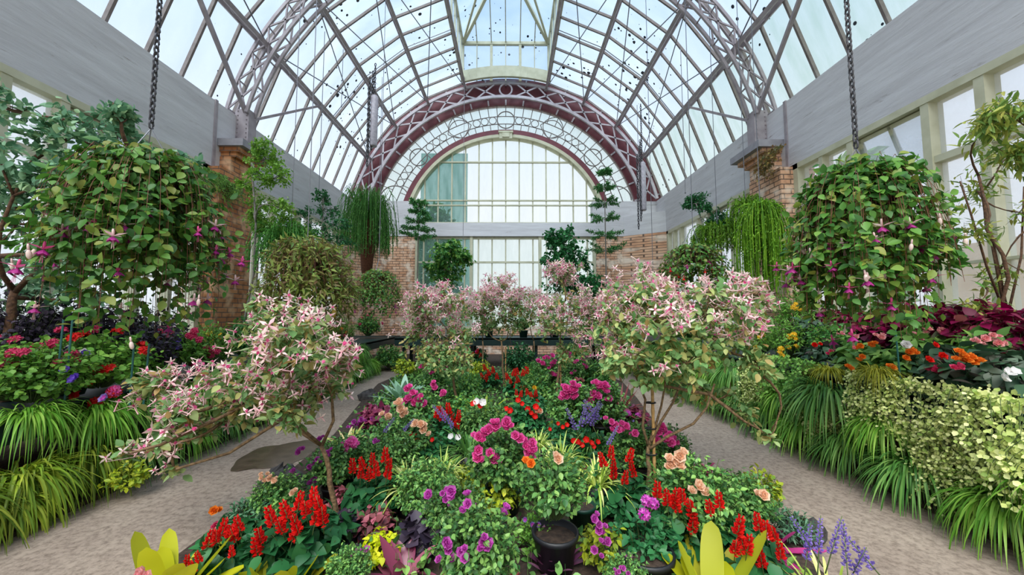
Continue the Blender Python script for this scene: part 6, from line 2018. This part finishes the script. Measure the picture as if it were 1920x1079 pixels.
for row in [
    ('geran', 'geranium', 'geranium', 30, 720, 1.0, 'pink geranium at the left frame edge', [('ger_pink', 7)], [('ger_pink', [(26, 664), (28, 704), (46, 662), (24, 686)])]),
    ('geran', 'geranium', 'geranium', 110, 690, 1.0, 'pink geranium under the pale leaved tree', [('ger_pink', 5)], [('ger_pink', [(72, 654), (100, 645), (66, 692), (110, 680), (100, 676), (120, 682)]), ('petv', [(122, 678)])]),
    ('petun', 'petunia', 'petunia', 140, 680, .9, 'white edged violet petunia among the pink geraniums', [], [('pet', [(128, 656), (135, 661), (160, 662), (168, 664), (112, 663)])]),
    ('geran', 'geranium', 'geranium', 185, 720, 1.1, 'red geranium overhanging the left bench', [('ger_red', 5)], [('ger_red', [(176, 695), (190, 696), (208, 692), (142, 742), (180, 756), (186, 762), (160, 768), (170, 712), (214, 736)]), ('ger_mag', [(152, 700), (215, 735)])]),
    ('petun', 'petunia', 'petunia', 90, 735, .9, 'dark violet petunia trailing below the pink geraniums', [], [('petv', [(72, 728), (95, 728), (98, 730), (145, 708), (140, 712), (125, 695)]), ('petl', [(198, 748)])]),
    ('geran', 'geranium', 'geranium', 60, 770, .9, 'mostly leafy geranium at the lower left of the bench', [], []),
    ('basil', 'purple_basil', 'basil', 130, 620, .95, 'blackish purple basil bush under the pale leaved tree', [('ger_pink', 0)], [('ger_pink', [(166, 620), (182, 618), (120, 627), (75, 615)])]),
    ('basil', 'purple_basil', 'basil', 30, 615, .9, 'blackish purple basil bush at the left frame edge', [], []),
    ('basil', 'purple_basil', 'basil', 210, 635, 1.0, 'tallest blackish purple basil bush below the left basket', [], []),
    ('basil', 'purple_basil', 'basil', 266, 672, .85, 'blackish purple basil bush behind the red geranium', [], []),
    ('basil', 'purple_basil', 'basil', 290, 630, .9, 'farthest blackish purple basil bush by the left basket', [], []),
    ('petun', 'petunia', 'petunia', 330, 665, 1.1, 'crimson and violet petunias below the brick pier', [], [('petv', [(338, 652), (336, 640)]), ('ger_pink', [(300, 625), (318, 627), (302, 638), (355, 630), (362, 632), (375, 638), (366, 622)]), ('petl', [(320, 686), (290, 684), (304, 682), (346, 686), (374, 686)])]),
    ('petun', 'petunia', 'petunia', 390, 665, 1.0, 'crimson bedding petunias right of the basil', [], [('ger_pink', [(388, 655), (398, 658), (396, 668), (408, 660), (304, 692), (316, 695), (374, 696), (360, 682)])]),
    ('mari', 'orange_marigold', 'marigold', 395, 640, 1.0, 'orange yellow marigold under the left brick pier', [], [('yel', [(385, 628), (395, 626), (405, 632), (412, 628), (378, 634)]), ('ora', [(410, 638), (400, 642)])]),
    ('mari', 'orange_marigold', 'marigold', 640, 625, 1.1, 'marigold far along the left bench beside the hanging grass', [], [('ora', [(640, 618), (650, 624)]), ('yel', [(636, 634)]), ('ger_pink', [(630, 612), (648, 630)])]),
    ('petun', 'petunia', 'petunia', 560, 640, 1.1, 'violet petunia behind the leaning fuchsia', [], [('petv', [(556, 645), (568, 648), (612, 638)]), ('ger_pink', [(498, 615), (512, 616), (522, 600)])]),
    ('basil', 'purple_basil', 'basil', 575, 605, .8, 'dark blackish shrub behind the leaning fuchsia', [], []),
    ('bush', 'leafy_shrub', 'shrub', 460, 650, 1.2, 'green shrub on the left bench behind the leaning fuchsia', [], []),
    ('bush', 'leafy_shrub', 'shrub', 690, 630, 1.2, 'green shrub near the far end of the left bench', [('ger_pink', 5)], []),
    ('petun', 'petunia', 'petunia', 285, 748, .5, 'green trailing plant at the bench edge right of the red geranium', [], [('red5', [(268, 712)])]),
]:
    onbench(*row, ZL, next(XLF))
for i, (px, p0, p1, lab) in enumerate(((246, 648, 716, 'green stake standing in the dark basil bush'), (113, 600, 625, 'leaning green stake beside the left basil, nearer of two'), (130, 600, 640, 'leaning green stake beside the left basil, farther of two'), (275, 645, 668, 'short green stake at the right of the basil bushes'), (1684, 620, 650, 'green stake among the crimson leaves'))):
    y = 2.75 if px < 900 else 2.9
    a, c = atY(px, p1, y), atY(px, p0, y)
    zb = ZL if px < 900 else ZR
    tag(obj('plant_stake', MB().tube([(0, 0, 0), (c[0] - a[0], 0.02, c[2] - zb)], 0.006, 6).mesh('plant_stake', 'stakeg'), None, (a[0], y, zb)), lab, 'stake')

# back bench: green pots with plants
for i, (x, s_, lab) in enumerate(((-2.2, 1.3, 'leafy potted plant at the left end of the far bench'), (-1.3, 1.2, 'leafy potted plant second on the far bench'), (-0.4, 1.1, 'potted plant in the middle of the far bench behind the pale fuchsia'), (0.5, 1.2, 'potted plant right of the middle on the far bench'), (1.3, 1.3, 'potted plant second from the right on the far bench'), (2.2, 1.2, 'potted plant at the right end of the far bench'))):
    plant('rose_g', 'potted_plant', lab, 'potted plant', (x, 9.75, 0.74), s_, group='potted plants on the far bench')
for i, (x, y, lab) in enumerate(((-1.6, 9.0, 'bushy shrub before the left half of the far bench'), (1.6, 9.05, 'bushy shrub before the right half of the far bench'), (-2.7, 9.0, 'bushy shrub between far bench and left path'), (2.75, 9.0, 'bushy shrub between far bench and right path'))):
    plant('bush', 'leafy_shrub', lab, 'shrub', (x, y, 0.02), 1.3)
